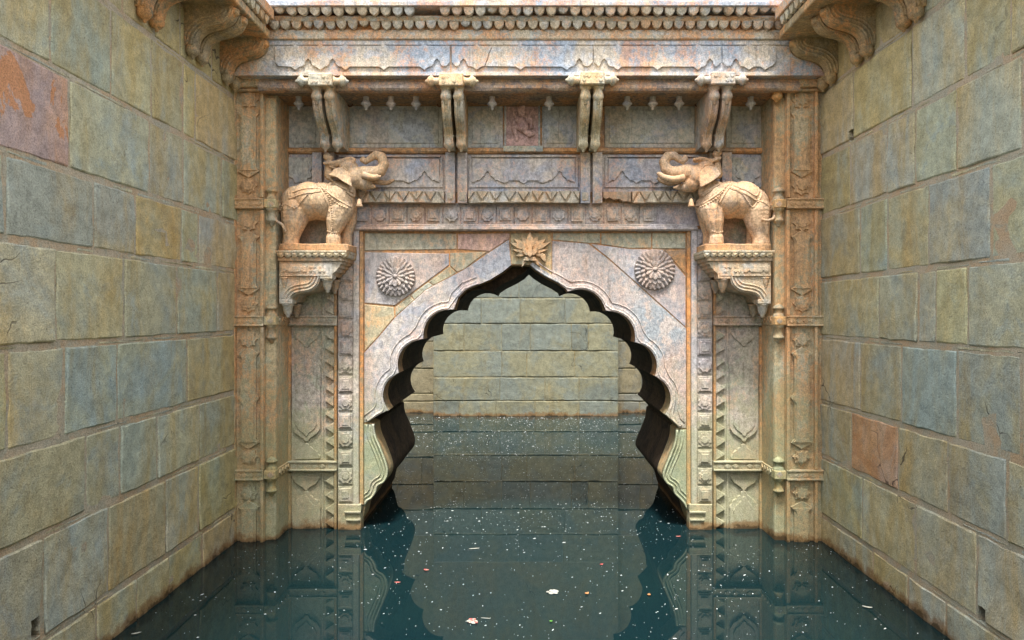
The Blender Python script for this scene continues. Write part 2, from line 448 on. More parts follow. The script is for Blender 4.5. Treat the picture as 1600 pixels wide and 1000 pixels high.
# ------------------------------------------------------------ setting: water, bed, steps
XL, XR = -2.80, 2.88
def sheet(name, x0, x1, y0, y1, z, mat):
    bm = bmesh.new()
    bm.faces.new([bm.verts.new(v) for v in ((x0, y0, z), (x1, y0, z), (x1, y1, z), (x0, y1, z))])
    o = mesh_obj(name, finish(bm, name), mat); o['kind'] = 'structure'; return o
sheet('water', -4.2, 4.2, 1.0, 15.4, 0.0, M['water'])
sheet('well_bed', -30, 30, -30, 40, -1.3, M['mortar'])
bm = bmesh.new()
n_steps = 22
prof = [(2.6, -1.25)]
for i in range(n_steps):
    y = 2.3 - 0.34 * i; z = -0.45 + 0.15 * (i + 1)
    prof += [(y, z - 0.15), (y, z)]
prof += [(2.3 - 0.34 * n_steps, prof[-1][1]), (2.3 - 0.34 * n_steps, -1.25)]
st = bar('stone_steps', XL, XR, prof, M['green'], None); st['kind'] = 'structure'

# ------------------------------------------------------------ masonry of separate blocks
def block_mesh(u0, u1, v0, v1, depth, fmap, seed, rough=0.008, rim=0.009, proud=0.0):
    w, h = u1 - u0, v1 - v0
    rim = min(rim, w * 0.25, h * 0.25)
    nu = max(2, min(14, int(w / 0.05))); nv = max(2, min(12, int(h / 0.05)))
    us = [u0] + [u0 + rim + (w - 2 * rim) * i / nu for i in range(nu + 1)] + [u1]
    vs_ = [v0] + [v0 + rim + (h - 2 * rim) * i / nv for i in range(nv + 1)] + [v1]
    bm = bmesh.new(); gr = []
    tu = (random.random() - 0.5) * 0.008; tv = (random.random() - 0.5) * 0.008
    for i, u in enumerate(us):
        row = []
        for j, v in enumerate(vs_):
            e = (i in (0, len(us) - 1)) or (j in (0, len(vs_) - 1))
            q = Vector((u * 2.2, v * 2.2, seed))
            n = (noise.fractal(q * 1.7, 1.0, 2.0, 3) + 0.9) * rough * 0.8 + tu * ((u - u0) / w - .5) + tv * ((v - v0) / h - .5) + proud
            if e: n -= 0.007 + 0.004 * noise.noise(q * 6)
            du = (noise.noise(Vector((v * 6, seed, i // 2))) * 0.009 + noise.noise(Vector((v * 23, seed, i // 2))) * 0.006) if i in (0, 1, len(us) - 1, len(us) - 2) else 0
            dv = (noise.noise(Vector((u * 5, seed + 9, j // 2))) * 0.008 + noise.noise(Vector((u * 21, seed + 9, j // 2))) * 0.006) if j in (0, 1, len(vs_) - 1, len(vs_) - 2) else 0
            row.append(bm.verts.new(fmap(u + du, v + dv, n)))
        gr.append(row)
    for i in range(len(us) - 1):
        for j in range(len(vs_) - 1):
            bm.faces.new((gr[i][j], gr[i + 1][j], gr[i + 1][j + 1], gr[i][j + 1]))
    ring = [gr[i][0] for i in range(len(us))] + [gr[-1][j] for j in range(1, len(vs_))] + \
           [gr[i][-1] for i in range(len(us) - 2, -1, -1)] + [gr[0][j] for j in range(len(vs_) - 2, 0, -1)]
    corners = [fmap(u0, v0, -depth), fmap(u1, v0, -depth), fmap(u1, v1, -depth), fmap(u0, v1, -depth)]
    back = [bm.verts.new(c) for c in corners]
    inner = set()
    for i in range(1, len(us) - 1):
        for j in range(1, len(vs_) - 1): inner.add(gr[i][j])
    edge_in = {gr[i][j] for i in range(1, len(us) - 1) for j in range(1, len(vs_) - 1) if i in (1, len(us) - 2) or j in (1, len(vs_) - 2)}
    for e_ in bm.edges:
        a_, b_ = e_.verts
        if not (a_ in inner and b_ in inner) or (a_ in edge_in and b_ in edge_in and len(us) > 4 and len(vs_) > 4 and any(not all(v in inner for v in f.verts) for f in e_.link_faces)):
            e_.smooth = False
    # side walls: fan from each side's boundary row to its back edge
    sides = [[gr[i][0] for i in range(len(us))], [gr[-1][j] for j in range(len(vs_))],
             [gr[i][-1] for i in range(len(us) - 1, -1, -1)], [gr[0][j] for j in range(len(vs_) - 1, -1, -1)]]
    for k, s in enumerate(sides):
        bm.faces.new(s + [back[(k + 1) % 4], back[k]])
    bm.faces.new(back)
    return finish(bm, 'stone_block', True)

def masonry(parent, fmap, courses, mat, tint=None, bed=0.026, head=0.022, sliver=True, skip=None, seed0=0.0):
    """courses: (v0, v1, [joint positions]); returns {(course, block): object}"""
    made = {}
    for c, (v0, v1, js) in enumerate(courses):
        for k, (a, b) in enumerate(zip(js, js[1:])):
            me = block_mesh(a + head / 2, b - head / 2, v0 + bed, v1 - bed * 0.75, 0.10, fmap, seed0 + c * 17.3 + k * 3.1,
                            rough=0.008 + 0.006 * random.random(), proud=0.003 + 0.003 * random.uniform(-1, 1))
            for p in me.polygons: p.use_smooth = True
            t = (tint or {}).get((c, k))
            if t is None:
                q = random.uniform(0.90, 1.10); t = (q * random.uniform(.96, 1.05), q, q * random.uniform(.92, 1.06))
            o = mesh_obj('stone_block', me, mat, parent, None, t)
            made[(c, k)] = o
        if sliver:
            u = js[0] + random.uniform(0, 0.3)
            while u < js[-1] - 0.1:
                w = random.uniform(0.14, 0.55)
                e = min(u + w, js[-1] - 0.02)
                if e - u > 0.06 and random.random() < 0.8:
                    hh = bed * random.uniform(0.45, 0.72)
                    m0 = v0 + bed * random.uniform(-0.1, 0.2)
                    me = block_mesh(u, e, m0 - hh * 0.7, m0 + hh * 0.5, 0.06, fmap, seed0 + 300 + u * 7 + c, rough=0.003, rim=0.006, proud=0.003)
                    q = random.uniform(0.75, 1.15)
                    mesh_obj('packing_stone', me, mat, parent, None, (q, q, q * 1.04))
                u = e + random.uniform(0.02, 0.16)
    return made

def jl(xs, near, X):           # photograph columns of head joints on a side wall -> distances
    return sorted([abs(X) * F / abs(820 - x) for x in xs])

PINK = (1.35, 0.92, 0.92)
OCH = (1.30, 1.02, 0.72)
# left wall
lw = thing('masonry_wall', 'left side wall of large grey green stone blocks rising from the water', 'wall', (XL, 4.5, 0))
def fl(u, v, n): return (XL + n, u, v)
box('mortar_bed', XL - 0.6, XL + 0.0035, -5.2, 8.7, -1.25, 4.72, M['mortar'], lw, 0)
zl = [-0.35, 0.31, 0.92, 1.44, 2.01, 2.60, 3.07, 3.65, 4.27, 4.72]
jL = [[149, 212, 262, 315], [65, 167, 257, 309], [-40, 132, 186, 244, 310], [9, 99, 181, 291], [-90, 85, 192, 275, 338],
      [6, 144, 210, 282, 309], [-60, 106, 232, 285, 345], [-70, 77, 172, 235, 285, 304], [-60, 80, 190, 240, 280, 330]]
courses = []
for i, xs in enumerate(jL):
    js = jl(xs, 0, XL)
    a = js[0]
    while a > 2.0:
        a -= random.uniform(0.5, 0.8); js.insert(0, a)
    js.append(6.64)
    courses.append((zl[i], zl[i + 1], js))
tint = {}
def find(courses, c, u):
    js = courses[c][2]
    for k in range(len(js) - 1):
        if js[k] <= u < js[k + 1]: return (c, k)
def tl(px): return abs(XL) * F / (820 - px)
tint[find(courses, 6, tl(60))] = (1.20, 0.83, 0.88)
tint[find(courses, 5, tl(245))] = (1.12, 0.95, 0.72)
tint[find(courses, 1, tl(215))] = (1.12, 0.95, 0.72)
tint[find(courses, 6, tl(170))] = (0.98, 1.03, 1.10)
tint[find(courses, 3, tl(140))] = (0.92, 1.0, 1.08)
tint[find(courses, 3, tl(240))] = (0.92, 1.0, 1.08)
made = masonry(lw, fl, courses, M['wall'], tint)
def hole(wall, made, courses, X, side, px0, px1, py0, py1):
    ys = sorted([abs(X) * F / abs(820 - px0), abs(X) * F / abs(820 - px1)])
    ym = sum(ys) / 2; z0, z1 = wz(py1, ym), wz(py0, ym)
    x0, x1 = (X - 0.35, X + 0.1) if side < 0 else (X - 0.1, X + 0.35)
    for k, o in made.items():
        v0, v1, js = courses[k[0]]
        if v0 < z1 and v1 > z0 and js[k[1]] < ys[1] and js[k[1] + 1] > ys[0]:
            cut(o, x0, x1, ys[0], ys[1], z0, z1)
    for o in wall.children:
        if o.name.startswith('mortar_bed'): cut(o, x0, x1, ys[0], ys[1], z0, z1)
hole(lw, made, courses, XL, -1, 46, 60, 966, 998)

# right wall
rw = thing('masonry_wall', 'right side wall of large grey green stone blocks rising from the water', 'wall', (XR, 4.5, 0))
def fr_(u, v, n): return (XR - n, u, v)
box('mortar_bed', XR - 0.0035, XR + 0.6, -5.2, 8.7, -1.25, 4.72, M['mortar'], rw, 0)
zr = [-0.35, 0.25, 0.82, 1.345, 1.97, 2.52, 3.13, 3.71, 4.33, 4.72]
jR = [[1365, 1420, 1480, 1600], [1349, 1432, 1528], [1332, 1405, 1483, 1575], [1346, 1410, 1497, 1598], [1375, 1436, 1464, 1514, 1640],
      [1345, 1388, 1453, 1550], [1330, 1388, 1432, 1497, 1600], [1335, 1427, 1510, 1582], [1305, 1361, 1440, 1540]]
courses = []
for i, xs in enumerate(jR):
    js = jl(xs, 0, XR)
    a = js[0]
    while a > 2.0:
        a -= random.uniform(0.5, 0.8); js.insert(0, a)
    js.append(6.68)
    courses.append((zr[i], zr[i + 1], js))
def tr(px): return XR * F / (px - 820)
tint = {find(courses, 2, tr(1370)): (1.14, 0.80, 0.78), find(courses, 5, tr(1420)): (1.08, 0.98, 0.80),
        find(courses, 5, tr(1365)): (0.88, 0.98, 1.08), find(courses, 6, tr(1465)): (0.92, 1.02, 1.12),
        find(courses, 3, tr(1455)): (0.92, 1.0, 1.06), find(courses, 2, tr(1445)): (1.05, 0.96, 0.86)}
made = masonry(rw, fr_, courses, M['wall'], tint, seed0=500)
hole(rw, made, courses, XR, 1, 1530, 1543, 948, 976)
hole(rw, made, courses, XR, 1, 1329, 1335, 203, 223)

# the well shaft seen through the arch
sw = thing('shaft_wall', 'far stone block wall seen through the scalloped arch across the water', 'wall', (0, 14.67, 0))
YB = 14.67
box('mortar_bed', -4.0, 4.0, YB + 0.5, YB + 1.0, -1.25, 8.4, M['wall'], sw, 0, (.5, .46, .4))
box('mortar_bed', wx(677, YB), wx(966, YB), YB + 0.0, YB + 0.49, -1.25, 8.4, M['wall'], sw, 0, (.54, .47, .38))
box('mortar_bed', -4.0, -3.6, 8.76, YB + 0.48, -1.25, 5.9, M['wall'], sw, 0)
box('mortar_bed', 3.6, 4.0, 8.76, YB + 0.48, -1.25, 5.9, M['wall'], sw, 0)
def fb(u, v, n): return (u, YB - n, v)
def fb2(u, v, n): return (u, YB + 0.497 - n, v)
X0, X1 = wx(677, YB), wx(966, YB)
zs = [-0.3, 0.325, 0.83, 1.396, 1.98, 2.53, 3.15]
jj = [[718, 775, 836, 905], [781, 851.6, 905], [784, 823, 897.6], [725, 784, 828.6, 893, 919], [752, 813, 883], [811, 880]]
courses = [(zs[i], zs[i + 1], [X0] + [wx(x, YB) for x in jj[i]] + [X1]) for i in range(6)]
SG = (1.28, 1.2, 1.02)
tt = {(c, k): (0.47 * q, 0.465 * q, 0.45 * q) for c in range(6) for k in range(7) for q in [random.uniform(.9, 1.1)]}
masonry(sw, fb, courses, M['wall'], tt, bed=0.016, head=0.016, sliver=False, seed0=900)
zs2 = [-0.3, 0.25, 0.42, 0.98, 1.58, 2.15, 2.75]
for xa, xb in ((-3.6, X0), (X1, 3.6)):
    cs = []
    for i in range(6):
        js = [xa]
        while js[-1] < xb - 0.7: js.append(js[-1] + random.uniform(0.5, 0.9))
        js[-1] = xb if xb - js[-1] < 0.3 else js[-1]
        if js[-1] != xb: js.append(xb)
        cs.append((zs2[i], zs2[i + 1], js))
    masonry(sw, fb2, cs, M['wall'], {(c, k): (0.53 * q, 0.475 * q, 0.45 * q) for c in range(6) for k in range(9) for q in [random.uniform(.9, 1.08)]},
            bed=0.016, head=0.016, sliver=False, seed0=1200 + xa)

# ------------------------------------------------------------ the gateway
YA, YP, YM = 6.59, 6.63, 7.0
gw = thing('scalloped_gateway', 'carved stone gateway wall with scalloped arch standing in the water', 'gateway', (0, 7.0, 0))
AX = 1641
def mp(px, s): return px if s < 0 else AX - px
def mrect(x0, y0, x1, y1, s): return rect(mp(x0, s), y0, mp(x1, s), y1)
def mpts(pts, s): return [(mp(x, s), y) for x, y in pts]

# arch outline in photograph pixels on the wall plane
cen = (822, 640)
aL = [(828, 414), (799, 414), (786, 424), (765, 437), (748, 444), (727, 452), (715, 464), (709, 484)]
for p, q in zip([(709, 484), (661, 530), (622.5, 583)], [(661, 530), (622.5, 583), (606, 642)]): aL += arc(p, q, 0.27, cen)
aL += [(598, 644), (590, 648), (581, 655), (575, 660)]
iLs = len(aL)
aL += [(584, 663), (586, 680), (595, 702), (604, 727), (605.5, 742), (600, 754), (590, 760), (587, 770), (580, 780), (572, 786), (566, 810), (561, 819), (560, 920)]
aL[iLs:] = [tuple(p)[:2] for p in smooth_path([(a, b, 0) for a, b in aL[iLs:-1]], 4)] + [aL[-1]]
aR = [(828, 414), (837, 422), (852, 432), (872, 442), (884, 450), (887.5, 456)]
for p, q in zip([(887.5, 456), (947, 486), (992.5, 535), (1024, 588)], [(947, 486), (992.5, 535), (1024, 588), (1040, 648)]): aR += arc(p, q, 0.27, cen)
aR += [(1047, 654), (1055, 662), (1061, 669)]
iRs = len(aR)
aR += [(1057, 672), (1055, 690), (1047, 712), (1039, 731), (1036, 745), (1042, 756), (1051, 762), (1054, 772), (1064, 782), (1071, 792), (1077, 812), (1080, 820), (1081, 920)]
aR[iRs:] = [tuple(p)[:2] for p in smooth_path([(a, b, 0) for a, b in aR[iRs:-1]], 4)] + [aR[-1]]
# the deep arch: unbroken profile behind the facing
aLs = [(828, 414), (819, 423), (804, 432), (784, 442), (772, 450), (768.5, 456)] + arc((768.5, 456), (709, 484), 0.27, cen) + aL[8:]
def arch_core(name, y0, y1, mat, left):
    pts = [(wx(360, YM) - 0.2, -1.25), (wx(360, YM) - 0.2, 4.338)]
    pts += [(-pts[0][0], 4.338), (-pts[0][0], -1.25)]
    ap = px2(aR[::-1], YM)[1:] + px2(left[1:], YM)[:-1]
    ap = [(ap[0][0], -1.25)] + ap + [(ap[-1][0], -1.25)]
    bm = bmesh.new(); add_prism(bm, pts + ap, y0, y1)
    return mesh_obj(name, finish(bm, name), mat, gw)
arch_core('front_core', 7.029, 7.30, M['core'], aL)
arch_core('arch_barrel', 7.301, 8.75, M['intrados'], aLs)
box('upper_core', XL - 0.1, XR + 0.1, 6.56, 8.75, 4.3385, 5.0, M['beam'], gw, 0)

# spandrel stones
def offs(c, lo=0.93, hi=1.08):
    q = random.uniform(lo, hi); return (c[0] * q, c[1] * q, c[2] * q)
W1 = (1, 1, 1)
YS = 7.02
def span(pts, mat, color=W1, dy=0.0, nm='spandrel_stone'):
    return plate(nm, pts, YM, YS + dy, 7.08, mat, gw, 0.005, color)
span([(795, 374), (797.5, 413)] + aL[1:iLs] + [(568, 661), (568, 552), (590, 528), (617, 496), (665, 453), (725, 421)], M['arch'])
strip_a = [(616, 493), (616, 479), (650, 454), (660, 456)]
span([(617, 494.5), (617, 480), (640, 462), (646, 469)], M['green'], (1.05, 1.05, 0.98), 0.004)
span([(647, 468), (641.5, 461), (668, 441), (676, 446), (664, 452)], M['green'], (1.0, 1.05, 1.05), 0.004)
span([(677, 445), (669.5, 440), (702, 416), (713, 426), (700, 433)], M['green'], (1.05, 1.02, 0.9), 0.004)
span([(569, 394), (701, 396), (701, 414), (616, 477), (569, 473)], M['arch'], (0.95, 0.93, 0.92))
span([(703, 395), (760, 393.5), (726, 419.5), (714, 425), (703, 415)], M['green'], (1.05, 1.05, 1.0))
span([(569, 475.5), (614.5, 480), (615.5, 495.5), (589, 526.5), (569, 549)], M['pilaster'], (0.98, 0.95, 0.9))
span([(569, 364), (713, 365), (713, 389), (569, 391)], M['green'])
span([(715, 365), (796, 364), (796, 372), (765, 392), (715, 389)], M['pink'], (1.2, 1.2, 1.05))
# right
span([(863, 376), (919, 380.5), (950, 404), (985, 435), (1022, 468), (1068, 509), (1073, 514), (1073, 670)] + aR[iRs - 1:2:-1] + [(863, 436)], M['arch_pink'])
span([(924, 381), (985, 389), (1036, 390), (1072, 432), (1072, 511), (1024, 467), (987, 434), (952, 403)], M['arch'], (0.98, 0.98, 1.02))
span([(1039, 390), (1072, 391), (1072, 429)], M['core'], (1.05, 1.1, 1.1))
span([(864, 364), (938, 364), (938, 380), (920, 379), (864, 374)], M['green'], (1.05, 1.02, 0.95))
span([(940, 364), (1018, 364), (1018, 387), (985, 387), (940, 381.5)], M['green'], (1.05, 1.05, 0.98))
span([(1020, 364), (1072, 364), (1072, 388), (1020, 388)], M['green'], (1.12, 1.12, 1.05))
# lower arch feet
span([(568, 663)] + aL[iLs:-1] + [(560, 830), (556, 930), (568, 930)][:2], M['panel'], (1.08, 1.14, 1.05), nm='arch_foot_stone') if False else None
footL = [(567.5, 664)] + [p for p in aL[iLs:iLs + 38] if p[0] > 567.5] + [(567.5, 790)]
span(footL, M['arch'], (0.90, 0.98, 0.86), nm='arch_foot_stone')
footR = [(1073.5, 672)] + [p for p in aR[iRs:iRs + 38] if p[0] < 1073.5] + [(1073.5, 796)]
span(footR, M['arch'], (0.90, 0.98, 0.86), nm='arch_foot_stone')
# keystone with lotus
key = span([(798, 364), (862, 364), (862, 435), (852, 430.5), (837, 420.5), (828.5, 412.5), (822, 413), (799, 412.5)], M['keystone'], (0.9, 0.98, 0.95), nm='keystone')
def leaf_pts(cx, cy, L, w, ang, bend=0.0, n=10):
    a = R(ang); up = []; dn = []
    for i in range(n + 1):
        t = i / n
        half = w * (math.sin(math.pi * t ** 0.75)) * (1 - 0.35 * t)
        off = bend * t * t * L
        up.append((t * L, off + half)); dn.append((t * L, off - half))
    pts = up + dn[-2:0:-1]
    return [(cx + x * math.cos(a) - y * math.sin(a), cy - (x * math.sin(a) + y * math.cos(a))) for x, y in pts]
def leaf(cx, cy, L, w, ang, bend, y0, parent, mat=None, nm='leaf'):
    return plate(nm, leaf_pts(cx, cy, L, w, ang, bend), YM, y0, 7.03, mat or M['keystone'], parent, 0.006)
for s in (-1, 1):
    q = lambda a: 90 - s * a
    for (dx, dy, L, w, an, bd, y0) in ((5, -10, 22, 5.0, 78, 0.30, 6.990), (5, -8, 26, 5.2, 95, 0.38, 6.985), (6, -4, 20, 4.4, 112, 0.40, 6.990),
                                       (7, 0, 16, 3.8, 128, 0.3, 6.994), (4, -13, 15, 4.4, 50, 0.25, 6.995)):
        leaf(828 + s * dx, 394 + dy, L, w, q(an), bd * s, y0, key)
    leaf(828 + s * 6, 403, 16, 3.2, q(150), 0.1, 6.99, key)
    leaf(828 + s * 3.5, 400, 17, 5.0, q(20), -0.2 * s, 6.975, key, nm='bud')
leaf(828, 396, 34, 8.5, 90, 0, 6.98, key, nm='bud')
leaf(828, 393, 26, 6.0, 90, 0, 6.968, key, nm='bud')
leaf(828, 403, 20, 5.0, 90, 0, 6.96, key, nm='bud')
plate('bud_base', [(820, 402), (836, 402), (838, 408), (818, 408)], YM, 6.975, 7.03, M['keystone'], key)
leaf(846, 396, 15, 4.5, -65, 0, 6.985, key)

# raised rim following the scallops
def rim(path, d, name, y0, y1, mat, color=W1, d0=0.0):
    pts = [Vector(p) for p in path]; n = len(pts); off = []
    for i in range(n):
        t = pts[min(i + 1, n - 1)] - pts[max(i - 1, 0)]
        nr = Vector((-t.y, t.x)).normalized()
        if nr.dot(pts[i] - Vector((822, 700))) < 0: nr = -nr
        off.append(pts[i] + nr * d)
    dense = []
    for a, b in zip(pts, pts[1:]):
        dense += [a.lerp(b, k / 4) for k in range(4)]
    dense.append(pts[-1])
    keep = [o for o in off if min((o - q).length for q in dense) > 0.93 * d]
    return plate(name, [tuple(p) for p in pts] + [tuple(p) for p in keep[::-1]], YM, y0, y1, mat, gw, 0.006, color)
rim(aL[4:iLs], 7, 'arch_rim', 7.003, 7.06, M['arch'], (1.12, 1.08, 1.04))
rim(aR[:iRs], 7, 'arch_rim', 7.003, 7.06, M['arch_pink'], (1.08, 1.06, 1.04))
def bead(path, d, r_, y, mat, color=W1):
    pts = [Vector(p) for p in path]; n = len(pts); off = []
    for i in range(n):
        t = pts[min(i + 1, n - 1)] - pts[max(i - 1, 0)]
        nr = Vector((-t.y, t.x)).normalized()
        if nr.dot(pts[i] - Vector((822, 700))) < 0: nr = -nr
        off.append(pts[i] + nr * d)
    dense = []
    for a, b in zip(pts, pts[1:]): dense += [a.lerp(b, k / 6) for k in range(6)]
    keep = [o for o in off if min((o - q).length for q in dense) > 0.95 * d]
    tube('arch_bead', [P(o.x, o.y, YM) * 1 + Vector((0, y - YM, 0)) for o in keep], r_, mat, gw, 6, color=color)
bead(aL[4:iLs], 1.6, 0.009, 7.004, M['arch'], (1.25, 1.2, 1.15)); bead(aR[:iRs], 1.6, 0.009, 7.004, M['arch_pink'], (1.2, 1.18, 1.15))
bead(aL[4:iLs], 12, 0.007, 7.019, M['arch'], (1.1, 1.06, 1.0)); bead(aR[:iRs], 12, 0.007, 7.019, M['arch_pink'], (1.1, 1.06, 1.02))
for pth in (aL[iLs:iLs + 38], aR[iRs:iRs + 38]):
    bead(pth, 1.6, 0.011, 7.012, M['arch'], (1.0, 1.08, 0.98)); bead(pth, 7, 0.008, 7.018, M['arch'], (.95, 1.03, .92)); bead(pth, 12, 0.008, 7.018, M['arch'], (.95, 1.02, .9))

# rosettes
def rosette(px, py, rad):
    c = P(px, py, YM); r = rad * YM / F
    me = lathe_mesh('rosette', [(0.01, 0.0), (r, 0.0), (r * 1.0, 0.012), (r * 0.93, 0.02), (r * 0.8, 0.024), (0.01, 0.03)], 40)
    me.transform(Matrix.Rotation(R(90), 4, 'X'))
    ro = mesh_obj('rosette', me, M['arch'], gw, (c.x, YS + 0.004, c.z), (0.74, 0.70, 0.68))
    def ring(n, r0, r1, w, lift, tilt, ph=0):
        bm = bmesh.new()
        for k in range(n):
            a = 2 * math.pi * (k + ph) / n
            rows = []
            for i in range(6):
                t = i / 5
                rr = r0 + (r1 - r0) * t
                half = w * math.sin(math.pi * (0.12 + 0.80 * t)) ** 0.8
                rows.append([(rr, -half, lift + tilt * t * t), (rr, 0, lift + tilt * t * t + 0.011 * math.sin(math.pi * (.1 + .8 * t))), (rr, half, lift + tilt * t * t)])
            vv = [[bm.verts.new((c.x + x * math.cos(a) - y * math.sin(a), YS - h_, c.z + x * math.sin(a) + y * math.cos(a))) for x, y, h_ in row] for row in rows]
            base = [[bm.verts.new((c.x + x * math.cos(a) - y * math.sin(a), YS + 0.01, c.z + x * math.sin(a) + y * math.cos(a))) for x, y, h_ in (row[0], row[2])] for row in rows]
            for i in range(5):
                for j in range(2): bm.faces.new((vv[i][j], vv[i][j + 1], vv[i + 1][j + 1], vv[i + 1][j]))
                bm.faces.new((vv[i][0], vv[i + 1][0], base[i + 1][0], base[i][0]))
                bm.faces.new((vv[i][2], vv[i + 1][2], base[i + 1][1], base[i][1]))
            bm.faces.new((vv[5][0], vv[5][1], vv[5][2], base[5][1], base[5][0]))
        return mesh_obj('petal_ring', finish(bm, 'petal_ring', False), M['arch'], ro, None, (0.80, 0.76, 0.74))
    ring(28, r * 0.55, r * 0.985, r * 0.105, 0.026, 0.006)
    ring(18, r * 0.40, r * 0.72, r * 0.115, 0.034, 0.016, 0.5)
    ring(12, r * 0.10, r * 0.50, r * 0.125, 0.046, 0.014)
    bm = bmesh.new(); add_ball(bm, (c.x, YS - 0.045, c.z), (r * 0.13, 0.022, r * 0.13), 2)
    mesh_obj('boss', finish(bm, 'boss', True), M['arch'], ro, None, (0.8, 0.76, 0.74))
rosette(618, 432, 31); rosette(1023, 421, 32)

